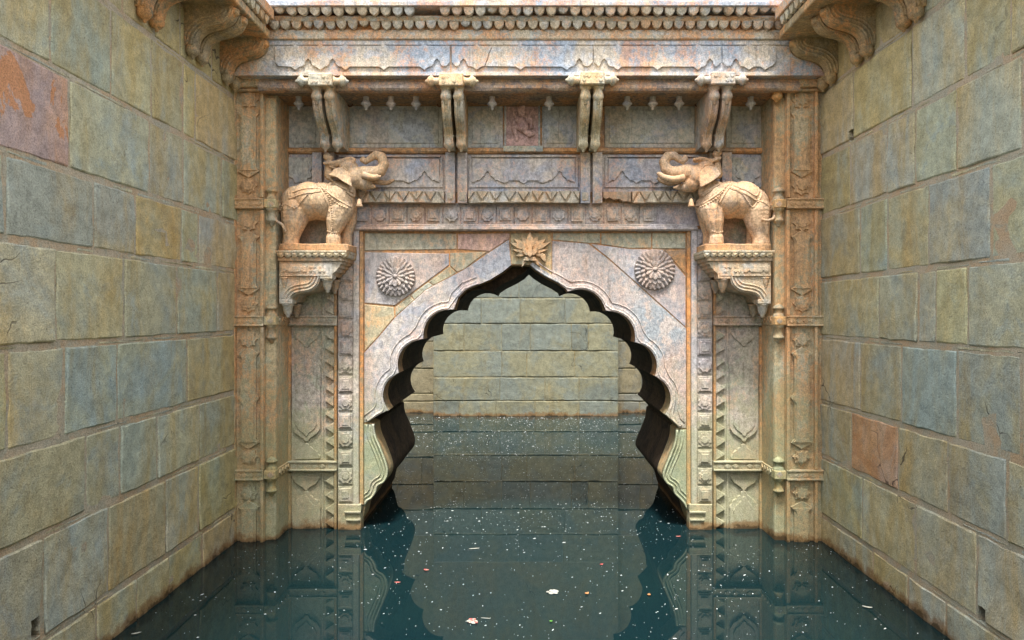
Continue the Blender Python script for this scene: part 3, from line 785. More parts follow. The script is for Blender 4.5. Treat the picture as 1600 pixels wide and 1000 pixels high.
# inner panels, jambs, pilasters, both sides
ZB = -0.6
def below(y): return 905 if y > 815 else y
mesh_cache = {}
for s in (-1, 1):
    # facing of the inner panel
    pan = plate('inner_panel', mrect(446, 318, 528.5, 920, s), YM, 7.012, 7.10, M['panel'], gw, 0)
    for yy0, yy1 in ((322, 493), (511, 719), (738, 920)):
        plate('frame_strip', mrect(449, yy0, 455, yy1, s), YM, 6.990, 7.06, M['core'], pan, 0.004, (1.05, 1.05, 1.0))
    plate('frame_strip', mrect(523.5, 395, 527.5, 920, s), YM, 6.975, 7.06, M['core'], pan, 0.004, (0.95, 0.95, 0.9))
    plate('raised_strip', mrect(503, 511, 506, 720, s), YM, 6.998, 7.06, M['panel'], pan, 0.003)
    plate('raised_strip', mrect(503, 738, 506, 920, s), YM, 6.998, 7.06, M['panel'], pan, 0.003)
    plate('raised_strip', mrect(503, 430, 506, 494, s), YM, 6.998, 7.06, M['panel'], pan, 0.003)
    # foliated cartouches
    for (a, b, e0, e1) in ((556, 690, 22, 24), (766, 905, 30, 0)):
        plate('cartouche', mpts(cartouche(458, 500, a, b, e0, e1), s), YM, 6.996, 7.06, M['panel'], pan, 0.005, (1.03, 1.03, 1.03))
        plate('cartouche_field', mpts(cartouche(463, 495, a + 9, b - 9 if e1 else b, e0 - 3, max(e1 - 3, 0)), s), YM, 6.989, 7.06, M['panel'], pan, 0.004)
    for (yt, yb) in ((514, 542), (741, 766), (440, 470)):
        half = foil_end(479, 20, yt + 3, yb)
        plate('half_medallion', mpts(half, s), YM, 6.996, 7.06, M['panel'], pan, 0.004, (1.0, 0.97, 0.95))
    plate('half_medallion', mpts(foil_end(479, 20, 718, 692), s), YM, 6.996, 7.06, M['panel'], pan, 0.004)
    # saw-tooth triangles
    def teeth(y0, y1):
        k = int(round((y1 - y0) / 21.3)); st_ = (y1 - y0) / k
        for i in range(k):
            y = y0 + st_ * (i + 0.5)
            plate('triangle', mpts([(509, y + st_ * 0.02), (523, y - st_ * 0.44), (523, y + st_ * 0.44)], s), YM, 6.982, 7.06, M['panel'], pan, 0.003, offs((1.04, 1.04, 1.0)))
    teeth(513, 719); teeth(740, 826); teeth(828, 870); teeth(418, 494)
    # jamb strip with medallions
    jm = plate('jamb_strip', mrect(528.8, 361, 553, 920, s), YM, 6.975, 7.06, M['jamb'], gw, 0.004)
    for k in range(15):
        y = 371 + 28.6 * k
        if y > 775: break
        plate('medallion_border', mrect(530, y - 12.2, 552, y + 12.2, s), YM, 6.967, 7.0, M['jamb'], jm, 0.003)
        if k % 2 == 0:
            plate('square_medallion', mrect(532, y - 10, 550.5, y + 10, s), YM, 6.955, 7.0, M['jamb'], jm, 0.005, offs((1.0, 0.97, 0.98)))
            plate('square_medallion', mrect(535.5, y - 6.3, 547, y + 6.3, s), YM, 6.949, 7.0, M['jamb'], jm, 0.003)
        else:
            plate('lobed_medallion', octofoil(mp(541.2, s), y, 11.4), YM, 6.955, 7.0, M['jamb'], jm, 0.004, offs((1.0, 0.97, 0.98)))
            plate('lobed_medallion', octofoil(mp(541.2, s), y, 6.5), YM, 6.949, 7.0, M['jamb'], jm, 0.003)
    plate('plain_strip', mrect(553.2, 361, 562, 788, s), YM, 6.958, 7.06, M['jamb'], gw, 0.006, (1.1, 1.12, 1.14))
    plate('frame_strip', mrect(562.3, 361, 568, 788, s), YM, 6.985, 7.06, M['core'], gw, 0.004, (1.1, 1.05, 0.95))
    base = plate('jamb_base', mrect(530, 786, 566, 920, s), YM, 6.945, 7.06, M['panel'], gw, 0.006, (0.98, 0.94, 0.88))
    plate('base_step', mrect(541, 796, 566, 799, s), YM, 6.925, 7.0, M['panel'], base, 0.003)
    plate('base_step', mrect(543, 808, 565, 811, s), YM, 6.928, 7.0, M['panel'], base, 0.003)

    # outer pilaster
    xo = XL - 0.02 if s < 0 else XR + 0.02
    xi = wx(mp(413, s), YA)
    pil = box('outer_pilaster', xo, xi, YA + 0.016, 7.06, ZB, 4.338, M['pilaster'], gw, 0.004)
    xc = mp(388.5, s); hw = 16.5
    for (y0, y1) in ((137, 309), (329, 493), (511, 733), (751, 860)):
        for (a, b) in ((364.5, 369), (408, 412.8)):
            plate('edge_strip', mrect(a, y0, b, y1, s), YA, YA - 0.004, YA + 0.04, M['pilaster'], pil, 0.004, (1.1, 0.98, 0.88))
        yt, yb = y0 + 19, y1 - 19
        yb_ = min(yb, 835)
        for yy, full in ((yt, 1), (yb, 1)):
            if yy < 815:
                plate('carved_star', star8(xc, yy, 15), YA, YA + 0.004, YA + 0.04, M['pilaster'], pil, 0.003)
                plate('carved_star', star8(xc, yy, 9.5), YA, YA - 0.001, YA + 0.04, M['pilaster'], pil, 0.002)
        a, b = yt + 21, yb - 21
        if y1 > 855: b = 860
        if b - a > 30:
            n = max(1, int(round((b - a) / 62))); seg = (b - a) / n
            L, Rr = [], []
            for i in range(n):
                q0, q1 = a + seg * i, a + seg * (i + 1)
                L += [(xc - hw, q0 + 1), (xc - hw + 5, q0 + 7), (xc - hw + 5, q1 - 7), (xc - hw, q1 - 1)]
                Rr += [(xc + hw, q0 + 1), (xc + hw - 5, q0 + 7), (xc + hw - 5, q1 - 7), (xc + hw, q1 - 1)]
            plate('long_cartouche', [(xc, a - 9)] + Rr + [(xc, b + 9)] + L[::-1], YA, YA + 0.004, YA + 0.04, M['pilaster'], pil, 0.003, (0.98, 1.0, 1.0))
            plate('long_field', [(xc, a + 2)] + [(x - 3.2, y + (1.5 if i_ % 4 < 2 else -1.5)) for i_, (x, y) in enumerate(Rr)] + [(xc, b - 2)] + [(x + 3.2, y + (1.5 if i_ % 4 < 2 else -1.5)) for i_, (x, y) in enumerate(L)][::-1], YA, YA - 0.001, YA + 0.04, M['pilaster'], pil, 0.002, (1.0, 1.02, 1.02))
    # colonnette pilaster
    xa, xb = wx(mp(414.5, s), YP), wx(mp(431, s), YP)
    colm = box('inner_pilaster', xi, xb, YP + 0.03, 7.06, ZB, 4.338, M['pilaster'], gw, 0.003, (0.95, 0.97, 0.95))
    box('shaft', xa, xb - 0.003 * (1 if s > 0 else -1) * -1, YP, YP + 0.1, ZB, 4.30, M['pilaster'], colm, 0.008, (1.0, 1.03, 1.0))
    # bands
    for (y0, y1, ins) in ((311, 326, False), (494, 509, True), (734, 749, True)):
        z0, z1 = wz(y1, YA), wz(y0, YA)
        bnd = box('carved_band', xo, xi, YA - 0.03, YA + 0.08, z0, z1, M['pilaster'], gw, 0.006, (1.0, 1.02, 0.98))
        def lip(x0, x1, ya, yb):
            box('band_lip', x0, x1, ya, yb, z1 - 0.014, z1 + 0.004, M['pilaster'], bnd, 0.004)
            box('band_lip', x0, x1, ya, yb, z0 - 0.004, z0 + 0.014, M['pilaster'], bnd, 0.004)
        lip(xo, xi, YA - 0.042, YA + 0.02)
        k = 4
        for i in range(k):
            px = 368 + 43 * (i + 0.5) / k
            plate('diamond', mpts([(px - 5, (y0 + y1) / 2), (px, y0 + 3), (px + 5, (y0 + y1) / 2), (px, y1 - 3)], s), YA, YA - 0.042, YA, M['pilaster'], bnd, 0.002)
        # across the inner pilaster and along its return
        xr = xb + 0.012 * (-s)
        box('band_return', xi, xr, YP - 0.02, 7.05, z0, z1, M['pilaster'], bnd, 0.005)
        for i in range(4):
            yy = YP + 0.07 + 0.08 * i
            bm = bmesh.new()
            zc = (z0 + z1) / 2
            vv = [bm.verts.new((xr + dx * -s, yy + dy, zc + dz)) for dx in (0.010, -0.01) for dy, dz in ((-0.03, 0), (0, 0.032), (0.03, 0), (0, -0.032))]
            bm.faces.new(vv[:4]); bm.faces.new(vv[4:][::-1])
            for j in range(4): bm.faces.new((vv[j], vv[(j + 1) % 4], vv[4 + (j + 1) % 4], vv[4 + j]))
            mesh_obj('diamond', finish(bm, 'diamond'), M['pilaster'], bnd)
        if ins:
            # pixel rows on the deeper plane
            xw0, xw1 = wx(mp(448, s), YM), wx(mp(528, s), YM)
            box('band_inner', xw0, xw1, 6.955, 7.05, z0, z1, M['panel'], bnd, 0.005, (1.05, 0.97, 0.92))
            box('band_lip', xw0, xw1, 6.942, 7.02, z1 - 0.014, z1 + 0.004, M['panel'], bnd, 0.004)
            box('band_lip', xw0, xw1, 6.942, 7.02, z0 - 0.004, z0 + 0.014, M['panel'], bnd, 0.004)
            yc = 490 - ((z0 + z1) / 2 - CZ) * F / YM
            for i in range(6):
                px = 455 + 68 * (i + 0.5) / 6
                plate('diamond', mpts([(px - 5, yc), (px, yc - 4.2), (px + 5, yc), (px, yc + 4.2)], s), YM, 6.945, 7.0, M['panel'], bnd, 0.002)
        # knop: neck, square block, bell drop
        pxc = mp(423.5, s); zc = (z0 + z1) / 2
        kn = mesh_cache.get('knop')
        if kn is None:
            kn = lathe_mesh('knop', [(0.012, 0.165), (0.03, 0.155), (0.057, 0.128), (0.055, 0.118), (0.036, 0.112), (0.036, 0.078), (0.046, 0.070), (0.054, 0.05),
                                     (0.056, -0.05), (0.050, -0.062), (0.036, -0.075), (0.038, -0.125), (0.046, -0.150), (0.056, -0.160), (0.050, -0.168),
                                     (0.034, -0.185), (0.018, -0.20), (0.016, -0.212), (0.004, -0.22)], 16)
            mesh_cache['knop'] = kn
        ko = mesh_obj('knop', kn, M['pale'], bnd, (wx(pxc, YP - 0.03), YP - 0.012, zc), (0.92, 0.88, 0.72) if y0 < 700 else (0.78, 0.88, 0.68))
        xk = wx(pxc, YP - 0.03)
        bm = bmesh.new(); add_box(bm, xk - 0.056, xk + 0.056, YP - 0.072, YP + 0.02, z0 + 0.006, z1 - 0.004, 0.006)
        kb = mesh_obj('knop_block', finish(bm, 'knop_block'), M['pilaster'], bnd, None, (1.1, 1.08, 0.92))
        plate('diamond', [(pxc - 5.5, (y0 + y1) / 2), (pxc, y0 + 2.6), (pxc + 5.5, (y0 + y1) / 2), (pxc, y1 - 2.6)], YP - 0.06, YP - 0.082, YP, M['pale'], bnd, 0.002)
    # capital at the top
    cp = box('capital', xo, wx(mp(426, s), 6.5), 6.50, 6.62, wz(135, 6.5), wz(119, 6.5), M['pilaster'], gw, 0.010)
    box('capital_step', xo, wx(mp(421, s), 6.54), 6.54, 6.62, wz(142, 6.54), wz(135.2, 6.5), M['pilaster'], cp, 0.008)
me = mesh_cache['knop'].copy()
mesh_obj('knop', lathe_mesh('knop', [(0.05, 0.05), (0.055, 0.03), (0.04, 0.02), (0.05, -0.03), (0.058, -0.045), (0.03, -0.07), (0.012, -0.09), (0.004, -0.10)], 14),
         M['pilaster'], gw, (wx(1218, 6.5), 6.57, wz(136, 6.5) - 0.03), (1.1, 0.95, 0.7))

# ------------------------------------------------------------ upper part of the gateway
xU0, xU1 = wx(447, YM), wx(1193, YM)
zt = 4.338
upw = plate('niche_wall', [(444, 134), (1196, 134), (1196, 236), (444, 236)], YM, 7.022, 7.10, M['core'], gw, 0, (1.05, 1.05, 1.05))
for (x0, x1) in ((449, 500), (541, 692), (731, 786), (847, 901), (945, 1092), (1135, 1190)):
    sl = plate('niche_slab', rect(x0, 164, x1, 231), YM, 7.008, 7.06, M['niche'], upw, 0.005, offs(W1, .94, 1.06))
    plate('slab_border', rect(x0 + 7, 172, x1 - 7, 224), YM, 7.0005, 7.04, M['niche'], upw, 0.004, offs(W1, .96, 1.04))
# relief plaque with a seated elephant-headed figure
pq = plate('relief_plaque', rect(789, 162, 843, 229.5), YM, 7.012, 7.06, M['pink'], gw, 0.004)
for rr in ((788, 161.5, 791, 230), (841, 161.5, 844, 230)):
    plate('plaque_edge', rect(*rr), YM, 6.985, 7.05, M['niche'], pq, 0.003)
def zq(x, y, r, dy=0.0):       # from an enlarged view of the plaque
    px, py = 770 + x / 10.53, 150 + y / 10.53
    return (wx(px, YM), 6.992 - dy, wz(py, YM), r / 10.53 * YM / F)
bm = bmesh.new()
for pts in ([(470, 215, 55), (490, 190, 48)],                                  # crown, head
            [(485, 260, 60), (495, 300, 50)], [(500, 310, 34), (540, 350, 24), (600, 362, 20), (635, 385, 24), (640, 400, 18)],  # trunk
            [(430, 250, 30), (435, 310, 22)],                                  # ear
            [(470, 420, 70), (495, 500, 95), (500, 520, 90)],                  # chest, belly
            [(390, 390, 38), (345, 430, 32), (335, 475, 28), (400, 478, 24), (450, 470, 20)],  # arm
            [(570, 400, 34), (630, 440, 34), (640, 520, 32)],                  # arm with bowl
            [(400, 520, 42), (345, 530, 40), (365, 600, 36), (395, 690, 34), (390, 730, 26)],  # raised knee
            [(540, 600, 46), (620, 610, 44), (660, 630, 36), (590, 660, 26)],  # folded leg
            [(330, 240, 18), (350, 330, 20), (400, 380, 24)], [(660, 220, 16), (630, 290, 18), (570, 370, 22)]):
    chain(bm, [zq(*p) for p in pts], 1.0)
x0, _, z0, _ = zq(220, 705, 1); x1, _, z1, _ = zq(770, 825, 1)
add_box(bm, x0, x1, 6.992, 7.05, z1, z0)
fig = mesh_obj('seated_figure', remeshed(bm, 'seated_figure', 0.005, 2), M['pink'], pq, None, (1.08, 1.05, 1.02))
sill = plate('plaque_sill', rect(786.5, 229.8, 848, 238), YM, 6.945, 7.05, M['pale'], gw, 0.004, (0.9, 1.05, 1.1))
for i in range(7):
    x = 787.5 + 60 * (i + 0.5) / 7
    plate('triangle', [(x - 3.8, 237), (x, 232.5), (x + 3.8, 237)], YM - .05, 6.935, 6.96, M['pale'], sill, 0.0015)

# moulding below the niche
z0, z1 = wz(240, YM), wz(232, YM)
bar('string_moulding', xU0, xU1, [(6.985, z1 + 0.004), (6.965, z1 - 0.012), (6.962, z0 + 0.016), (6.985, z0), (7.05, z0), (7.05, z1 + 0.004)], M['core'], gw, (1.1, 1.1, 1.05), 0.008)

# relief row
rl = plate('relief_row', rect(446, 240.5, 1194, 299), YM, 7.012, 7.10, M['relief'], gw, 0)
def deco(x0, x1):
    plate('relief_panel', rect(x0, 246, x1, 293), YM, 7.002, 7.06, M['relief'], rl, 0.004, offs(W1))
    w = x1 - x0
    n = 1 if w < 90 else 2
    # hanging double-stepped field on top, pointed arches rising below
    pts = [(x0 + 5, 249), (x1 - 5, 249), (x1 - 5, 262)]
    mids = [x0 + w * (k + 0.5) / n for k in range(n)] if n == 1 else [x0 + w * .17, x0 + w * .83]
    edge = [(x0 + 5, 262)]
    low = 287
    seq = []
    for m in mids:
        seq += [(m - 20, low - 2), (m - 15, low - 6), (m - 12, low - 4), (m - 9, low - 10), (m - 5, low - 11), (m - 3.5, low - 17), (m, low - 20),
                (m + 3.5, low - 17), (m + 5, low - 11), (m + 9, low - 10), (m + 12, low - 4), (m + 15, low - 6), (m + 20, low - 2)]
    if n == 2:
        c = x0 + w / 2
        seq = seq[:13] + [(c - 29, low), (c - 28, low - 2), (c - 24, low - 2), (c - 23, low - 5), (c - 6, low - 5), (c - 5, low - 2), (c, low + 1), (c + 5, low - 2), (c + 6, low - 5), (c + 23, low - 5), (c + 24, low - 2), (c + 28, low - 2), (c + 29, low)] + seq[13:]
    seq = [p for p in seq if x0 + 4 < p[0] < x1 - 4]
    plate('carved_field', pts[:2] + [(x1 - 5, seq[-1][1])] + seq[::-1] + [(x0 + 5, seq[0][1])], YM, 6.990, 7.05, M['relief'], rl, 0.004, offs((1.05, 1.05, 1.06)))
    plate('top_fillet', rect(x0 + 4, 244, x1 - 4, 246.5), YM, 6.985, 7.05, M['relief'], rl, 0.002)
for a in ((527, 692), (733, 903), (945, 1100)): deco(*a)
for (x0, x1) in ((449, 492), (1143, 1191)):
    plate('relief_panel', rect(x0, 246, x1, 293), YM, 7.002, 7.06, M['niche'], rl, 0.004)
    plate('lobed_medallion', octofoil((x0 + x1) / 2, 268, 19), YM, 6.990, 7.05, M['niche'], rl, 0.004)
for bx in (505, 713, 924, 1126):
    for (a, b) in ((bx - 17, bx - 2), (bx + 2, bx + 17)):
        sp_ = plate('carved_strip', rect(a, 238.5, b, 317.5), YM - .05, 6.935, 7.05, M['relief'], gw, 0.004, (1.1, 1.05, 1.0))
        for k in range(4):
            y = 252 + 13.5 * k
            xm = (a + b) / 2
            plate('diamond', [(xm - 3.5, y), (xm, y - 5.5), (xm + 3.5, y), (xm, y + 5.5)], YM - .06, 6.927, 6.95, M['relief'], sp_, 0.0015)
        plate('square_medallion', rect(a + 2.5, 301, b - 2.5, 314), YM - .06, 6.925, 6.95, M['pale'], sp_, 0.002)
        plate('lobed_medallion', octofoil((a + b) / 2, 307.5, 4.5, n=24), YM - .06, 6.919, 6.95, M['pale'], sp_, 0.001)

# projecting zigzag ledge, broken on the right
YZ = 6.92
def zig(x0, x1, y0=299, y1=316.5):
    zo = plate('zigzag_ledge', rect(x0, y0, x1, y1), YZ, YZ, 7.05, M['pale'], gw, 0.004, (1.0, 0.97, 0.92))
    k = max(1, int(round((x1 - x0) / 21.3))); w = (x1 - x0) / k
    for i in range(k):
        xm = x0 + w * (i + 0.5)
        plate('triangle', [(xm - w * .40, y1 + .5), (xm, y0 + 2.2), (xm + w * .40, y1 + .5)], YZ, YZ - 0.018, YZ + 0.02, M['pale'], zo, 0.002, offs(W1))
        for sg in (-1, 1):
            plate('triangle', [(xm + sg * w * .5, y1 - 3.4), (xm + sg * w * .07, y0), (xm + sg * w * .5, y0)], YZ, YZ - 0.016, YZ + 0.02, M['pale'], zo, 0.002, offs((.98, .96, .94)))
    return zo
zig(447, 486); zig(524, 694); zig(732, 905); zig(988, 1107); zig(1145, 1193)
rag = [(943, 299), (986.5, 299), (986.5, 316), (980, 313), (974, 315), (968, 309), (960, 312), (952, 307), (947, 311), (943, 308)]
zb = plate('zigzag_ledge', rag, YZ, YZ + 0.012, 7.05, M['pale'], gw, 0.006, (0.9, 0.82, 0.78))
zb['label'] = 'broken length of the zigzag ledge with ragged lower edge'
# medallion frieze
mf = plate('medallion_frieze', rect(446, 317, 1194, 352), YM, 7.016, 7.10, M['jamb'], gw, 0, (0.95, 0.92, 0.95))
for k in range(-3, 4 + 10):
    x = 650 + 27.9 * (k if True else 0)
    if not (560 < x < 1085): continue
    plate('medallion_border', rect(x - 13, 323, x + 13, 350), YM, 7.008, 7.05, M['jamb'], mf, 0.003)
    if k % 2 == 0:
        plate('lobed_medallion', octofoil(x, 336.5, 10.5), YM, 6.992, 7.05, M['jamb'], mf, 0.004, offs(W1))
        plate('lobed_medallion', octofoil(x, 336.5, 6), YM, 6.986, 7.05, M['jamb'], mf, 0.003)
    else:
        plate('square_medallion', rect(x - 9, 327, x + 9, 346), YM, 6.994, 7.05, M['jamb'], mf, 0.004, offs(W1))
        plate('square_medallion', rect(x - 5.5, 330.5, x + 5.5, 342.5), YM, 6.988, 7.05, M['jamb'], mf, 0.003)
z0, z1 = wz(361, YM), wz(350.5, YM)
bar('arch_head_moulding', wx(553, YM), wx(1088, YM), [(6.975, z1), (6.965, z1 - 0.01), (6.965, z1 - 0.025), (6.945, z1 - 0.034), (6.94, z0 + 0.012), (6.96, z0), (7.05, z0), (7.05, z1)], M['jamb'], gw, (1.02, 1.0, 1.0), 0.006)

# lintel beam, soffit, frieze, cornice
XE0, XE1 = XL + 0.02, XR - 0.02
zb0 = zt
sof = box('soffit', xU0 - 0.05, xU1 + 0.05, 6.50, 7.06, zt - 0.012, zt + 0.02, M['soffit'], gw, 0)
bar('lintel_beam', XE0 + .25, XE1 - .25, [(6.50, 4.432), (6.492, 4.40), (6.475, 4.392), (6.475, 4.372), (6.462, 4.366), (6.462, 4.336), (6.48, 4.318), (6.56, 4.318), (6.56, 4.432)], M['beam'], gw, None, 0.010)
fz = bar('frieze', XE0, XE1, [(6.395, wz(63.5, 6.4)), (6.395, wz(70, 6.4)), (6.408, wz(70.6, 6.4)), (6.408, wz(112, 6.4)), (6.398, wz(112.8, 6.4)), (6.398, 4.433), (6.60, 4.433), (6.60, wz(63.5, 6.4))], M['frieze'], gw)
# raised fields on the frieze: stepped pointed outlines
def frieze_field(x0, x1, notch, jl_=None, jr_=None):
    top, bot = 73, 104
    pts = [(x0, top)]
    for (nx, kind) in notch: pts += [(nx - 5, top), (nx, top - 3.5), (nx + 5, top)] if kind == 0 else []
    pts += jr_ if jr_ else [(x1, top), (x1, bot - 6), (x1 - 6, bot)]
    for (nx, kind) in notch[::-1]:
        if kind == 1: pts += [(nx + 8, bot), (nx + 5, bot - 4), (nx + 5, bot - 8), (nx, bot - 13), (nx - 5, bot - 8), (nx - 5, bot - 4), (nx - 8, bot)]
        else: pts += [(nx + 7, bot), (nx, bot + 6), (nx - 7, bot)]
    if jl_: pts = jl_[:1] + pts[1:] + jl_[:0:-1]
    else: pts += [(x0 + 6, bot), (x0, bot - 6)]
    plate('raised_field', pts, 6.4, 6.398, 6.45, M['frieze'], fz, 0.003, offs(W1))
frieze_field(430, 703, [(462, 0), (482, 1), (501, 0), (520, 1), (540, 0), (600, 0), (663, 0), (683, 1)])
ck = [(769, 73), (766, 80), (763, 84), (762, 92), (759, 97), (757, 104)]
frieze_field(706, 760, [(724, 1), (745, 0)], None, ck)
frieze_field(762, 926, [(813, 0), (885, 0), (905, 1)], [(a + 1.6, b) for a, b in ck], None)
frieze_field(928, 1126, [(944, 1), (965, 0), (1027, 0), (1090, 0), (1109, 1)])
frieze_field(1128.5, 1212, [(1149, 1), (1170, 0), (1195, 0)])
box('cracked_joint', wx(704, 6.4), wx(705, 6.4), 6.396, 6.45, 4.434, wz(66, 6.4), M['core'], fz, 0)
bar('fascia', XE0, XE1, [(6.375, wz(47, 6.38)), (6.372, wz(60.5, 6.38)), (6.385, wz(62, 6.38)), (6.6, wz(62, 6.38)), (6.6, wz(47, 6.38))], M['cornice'], gw, None, 0.006)
cr = bar('cornice_backing', XE0, XE1, [(6.40, wz(8, 6.30)), (6.40, wz(47, 6.38) - 0.002), (6.6, wz(47, 6.38) - 0.002), (6.6, wz(8, 6.30))], M['cornice'], gw, (1.02, 0.8, 0.62))
bar('cornice_band', XE0 + .2, XE1 - .2, [(6.315, wz(25, 6.32)), (6.305, wz(28, 6.32)), (6.325, wz(32.5, 6.32)), (6.42, wz(32.5, 6.32)), (6.42, wz(25, 6.32))], M['cornice'], gw, None, 0.006)
bar('cornice_slab', XE0, XE1, [(6.215, wz(2.5, 6.24)), (6.214, wz(4.5, 6.24)), (6.215, wz(10, 6.24)), (6.25, wz(11, 6.24)), (6.7, wz(11, 6.24)), (6.7, wz(2.5, 6.24))], M['frieze'], gw, (0.95, 0.93, 0.93), 0.004)
bar('coping', XE0, XE1, [(6.27, wz(-14, 6.27)), (6.262, wz(2.2, 6.27)), (6.7, wz(2.2, 6.27)), (6.7, wz(-14, 6.27))], M['frieze'], gw, (0.85, 0.84, 0.84), 0.006)
def petal_mesh(w, h, d):
    bm = bmesh.new()
    half = [(-.5, 0), (-.5, -.35), (-.44, -.6), (-.28, -.82), (0, -1)]
    out = [(x * w, z * h) for x, z in half] + [(-x * w, z * h) for x, z in half[-2::-1]]
    fr = [bm.verts.new((x, -d * (0.35 if i not in (0, len(out) - 1) else 0.6), z)) for i, (x, z) in enumerate(out)]
    bk = [bm.verts.new((x, d, z)) for x, z in out]
    c = bm.verts.new((0, -d, -h * 0.42)); n = len(out)
    for i in range(n):
        j = (i + 1) % n
        bm.faces.new((c, fr[j], fr[i])); bm.faces.new((fr[i], fr[j], bk[j], bk[i]))
    bm.faces.new(bk[::-1])
    return finish(bm, 'petal')
p1 = petal_mesh(0.090, 0.078, 0.03); p2 = petal_mesh(0.086, 0.076, 0.03)
for (me, Y, py, pitch, off, bad) in ((p1, 6.262, 11, 0.1085, 0.0, (13, 14)), (p2, 6.345, 33, 0.1045, 0.03, ())):
    k = 0; x = -2.36 + off
    while x < 2.40:
        if k not in bad:
            q = offs((1.0, 1.02, 1.02), .9, 1.1)
            o = mesh_obj('petal', me, M['pale'], cr, (x + random.uniform(-.003, .003), Y + random.uniform(-.006, .006), wz(py, Y) + random.uniform(-.004, .003)), q)
            if random.random() < 0.16: o.scale = (random.uniform(.85, 1), 0.8, random.uniform(.55, .9))
            o.rotation_euler = (random.uniform(-.06, .06), random.uniform(-.05, .05), 0)
        k += 1; x += pitch

# hanging buds under the soffit
bud = lathe_mesh('hanging_bud', [(0.03, 0.02), (0.032, 0.0), (0.028, -0.02), (0.034, -0.045), (0.046, -0.062), (0.052, -0.070), (0.038, -0.082), (0.022, -0.098), (0.013, -0.102), (0.014, -0.124), (0.008, -0.128)], 12)
for x in (467, 572, 611, 650, 769, 858, 980, 1020, 1061, 1173):
    mesh_obj('hanging_bud', bud, M['niche'], sof, (wx(x, 6.70), 6.70, zt - 0.012), offs((1.1, 1.05, 1.1)))
for x in (547, 687, 1090):
    c = Vector((wx(x, 6.93), 6.93, wz(162, 6.93)))
    tube('iron_ring', [(c.x + 0.026 * math.cos(t), c.y, c.z + 0.030 * math.sin(t)) for t in [2 * math.pi * i / 16 for i in range(16)]], 0.006, M['iron'], gw, 6, True)

# paired brackets carrying the beam
def strut(parent, xc, w, col):
    base = [(6.44, 4.335), (6.42, 4.28), (6.425, 4.20), (6.45, 4.13), (6.50, 4.06), (6.57, 4.01), (6.63, 3.965), (6.66, 3.92), (6.665, 3.85)]
    fp = smooth_path([(a, b, 0) for a, b in base], 4)
    pf = [(p.x, p.y) for p in fp]
    back = [(7.02, 3.85), (7.02, 4.335)]
    out = pf + back
    bm = bmesh.new()
    L = [bm.verts.new((xc - w, y, z)) for y, z in out]; Rr = [bm.verts.new((xc + w, y, z)) for y, z in out]
    n = len(out)
    fL = bm.faces.new(L); bm.faces.new(Rr[::-1])
    for i in range(n):
        j = (i + 1) % n
        bm.faces.new((L[j], L[i], Rr[i], Rr[j]))
    so = mesh_obj('strut', finish(bm, 'strut'), M['pale'], parent, None, col)
    # raised rib down the front
    tube('rib', [(xc - w * .55, y - 0.004, z) for y, z in pf], 0.010, M['pale'], so, 6, color=col)
    tube('rib', [(xc + w * .55, y - 0.004, z) for y, z in pf], 0.010, M['pale'], so, 6, color=col)
    cap = mesh_cache.get('cap')
    if cap is None:
        cap = mesh_cache['cap'] = lathe_mesh('bell_capital', [(0.052, 0.0), (0.056, -0.012), (0.040, -0.026), (0.034, -0.04), (0.042, -0.055), (0.050, -0.075), (0.053, -0.10), (0.044, -0.115), (0.026, -0.135), (0.014, -0.142), (0.012, -0.16), (0.005, -0.166)], 14)
    mesh_obj('bell_capital', cap, M['pale'], so, (xc, 6.425, 4.333), tuple(c * 1.12 for c in col))
    mesh_obj('bell_capital', mesh_cache['cap'], M['pale'], so, (xc, 6.70, 3.95), col)
for bi, bx in enumerate((503.5, 706, 925, 1127)):
    xc = wx(bx, 6.40)
    col = [(0.98, 1.04, 1.04), (1.12, 1.08, 0.95), (1.12, 1.12, 0.98), (0.98, 1.02, 1.1)][bi]
    zc = wz(125.5 if bi < 2 else 123.5, 6.36)
    bm = bmesh.new(); add_box(bm, xc - 0.112, xc + 0.112, 6.325, 6.50, zc - 0.058, zc + 0.058, 0.008)
    br = mesh_obj('bracket', finish(bm, 'bracket'), M['pale'], gw, None, col)
    for dx in (-0.055, 0.055):
        for (ax_, az_) in ((1, 1), (1, -1), (-1, 1), (-1, -1)):
            bm = bmesh.new()
            cx_, cz_ = xc + dx + ax_ * 0.021, zc + az_ * 0.021
            vv = [bm.verts.new((cx_ + a, y, cz_ + b)) for y in (6.317, 6.335) for a, b in ((-.017, 0), (0, .017), (.017, 0), (0, -.017))]
            bm.faces.new(vv[:4]); bm.faces.new(vv[4:])
            for j in range(4): bm.faces.new((vv[j], vv[(j + 1) % 4], vv[4 + (j + 1) % 4], vv[4 + j]))
            mesh_obj('diamond', finish(bm, 'diamond'), M['pale'], br, None, col)
    arm = mesh_cache.get('arm')
    if arm is None:
        arm = mesh_cache['arm'] = lathe_mesh('side_bud', [(0.040, 0.0), (0.046, 0.006), (0.036, 0.015), (0.034, 0.05), (0.042, 0.062), (0.058, 0.075), (0.052, 0.09), (0.036, 0.112), (0.018, 0.122), (0.014, 0.135), (0.004, 0.142)], 10, axis='X')
    a1 = mesh_obj('side_bud', arm, M['pale'], br, (xc + 0.11, 6.39, zc), col)
    a2 = mesh_obj('side_bud', arm, M['pale'], br, (xc - 0.11, 6.39, zc), col); a2.rotation_euler = (0, 0, math.pi)
    for dx in (-0.06, 0.062): strut(br, xc + dx * 0.97, 0.042, col)

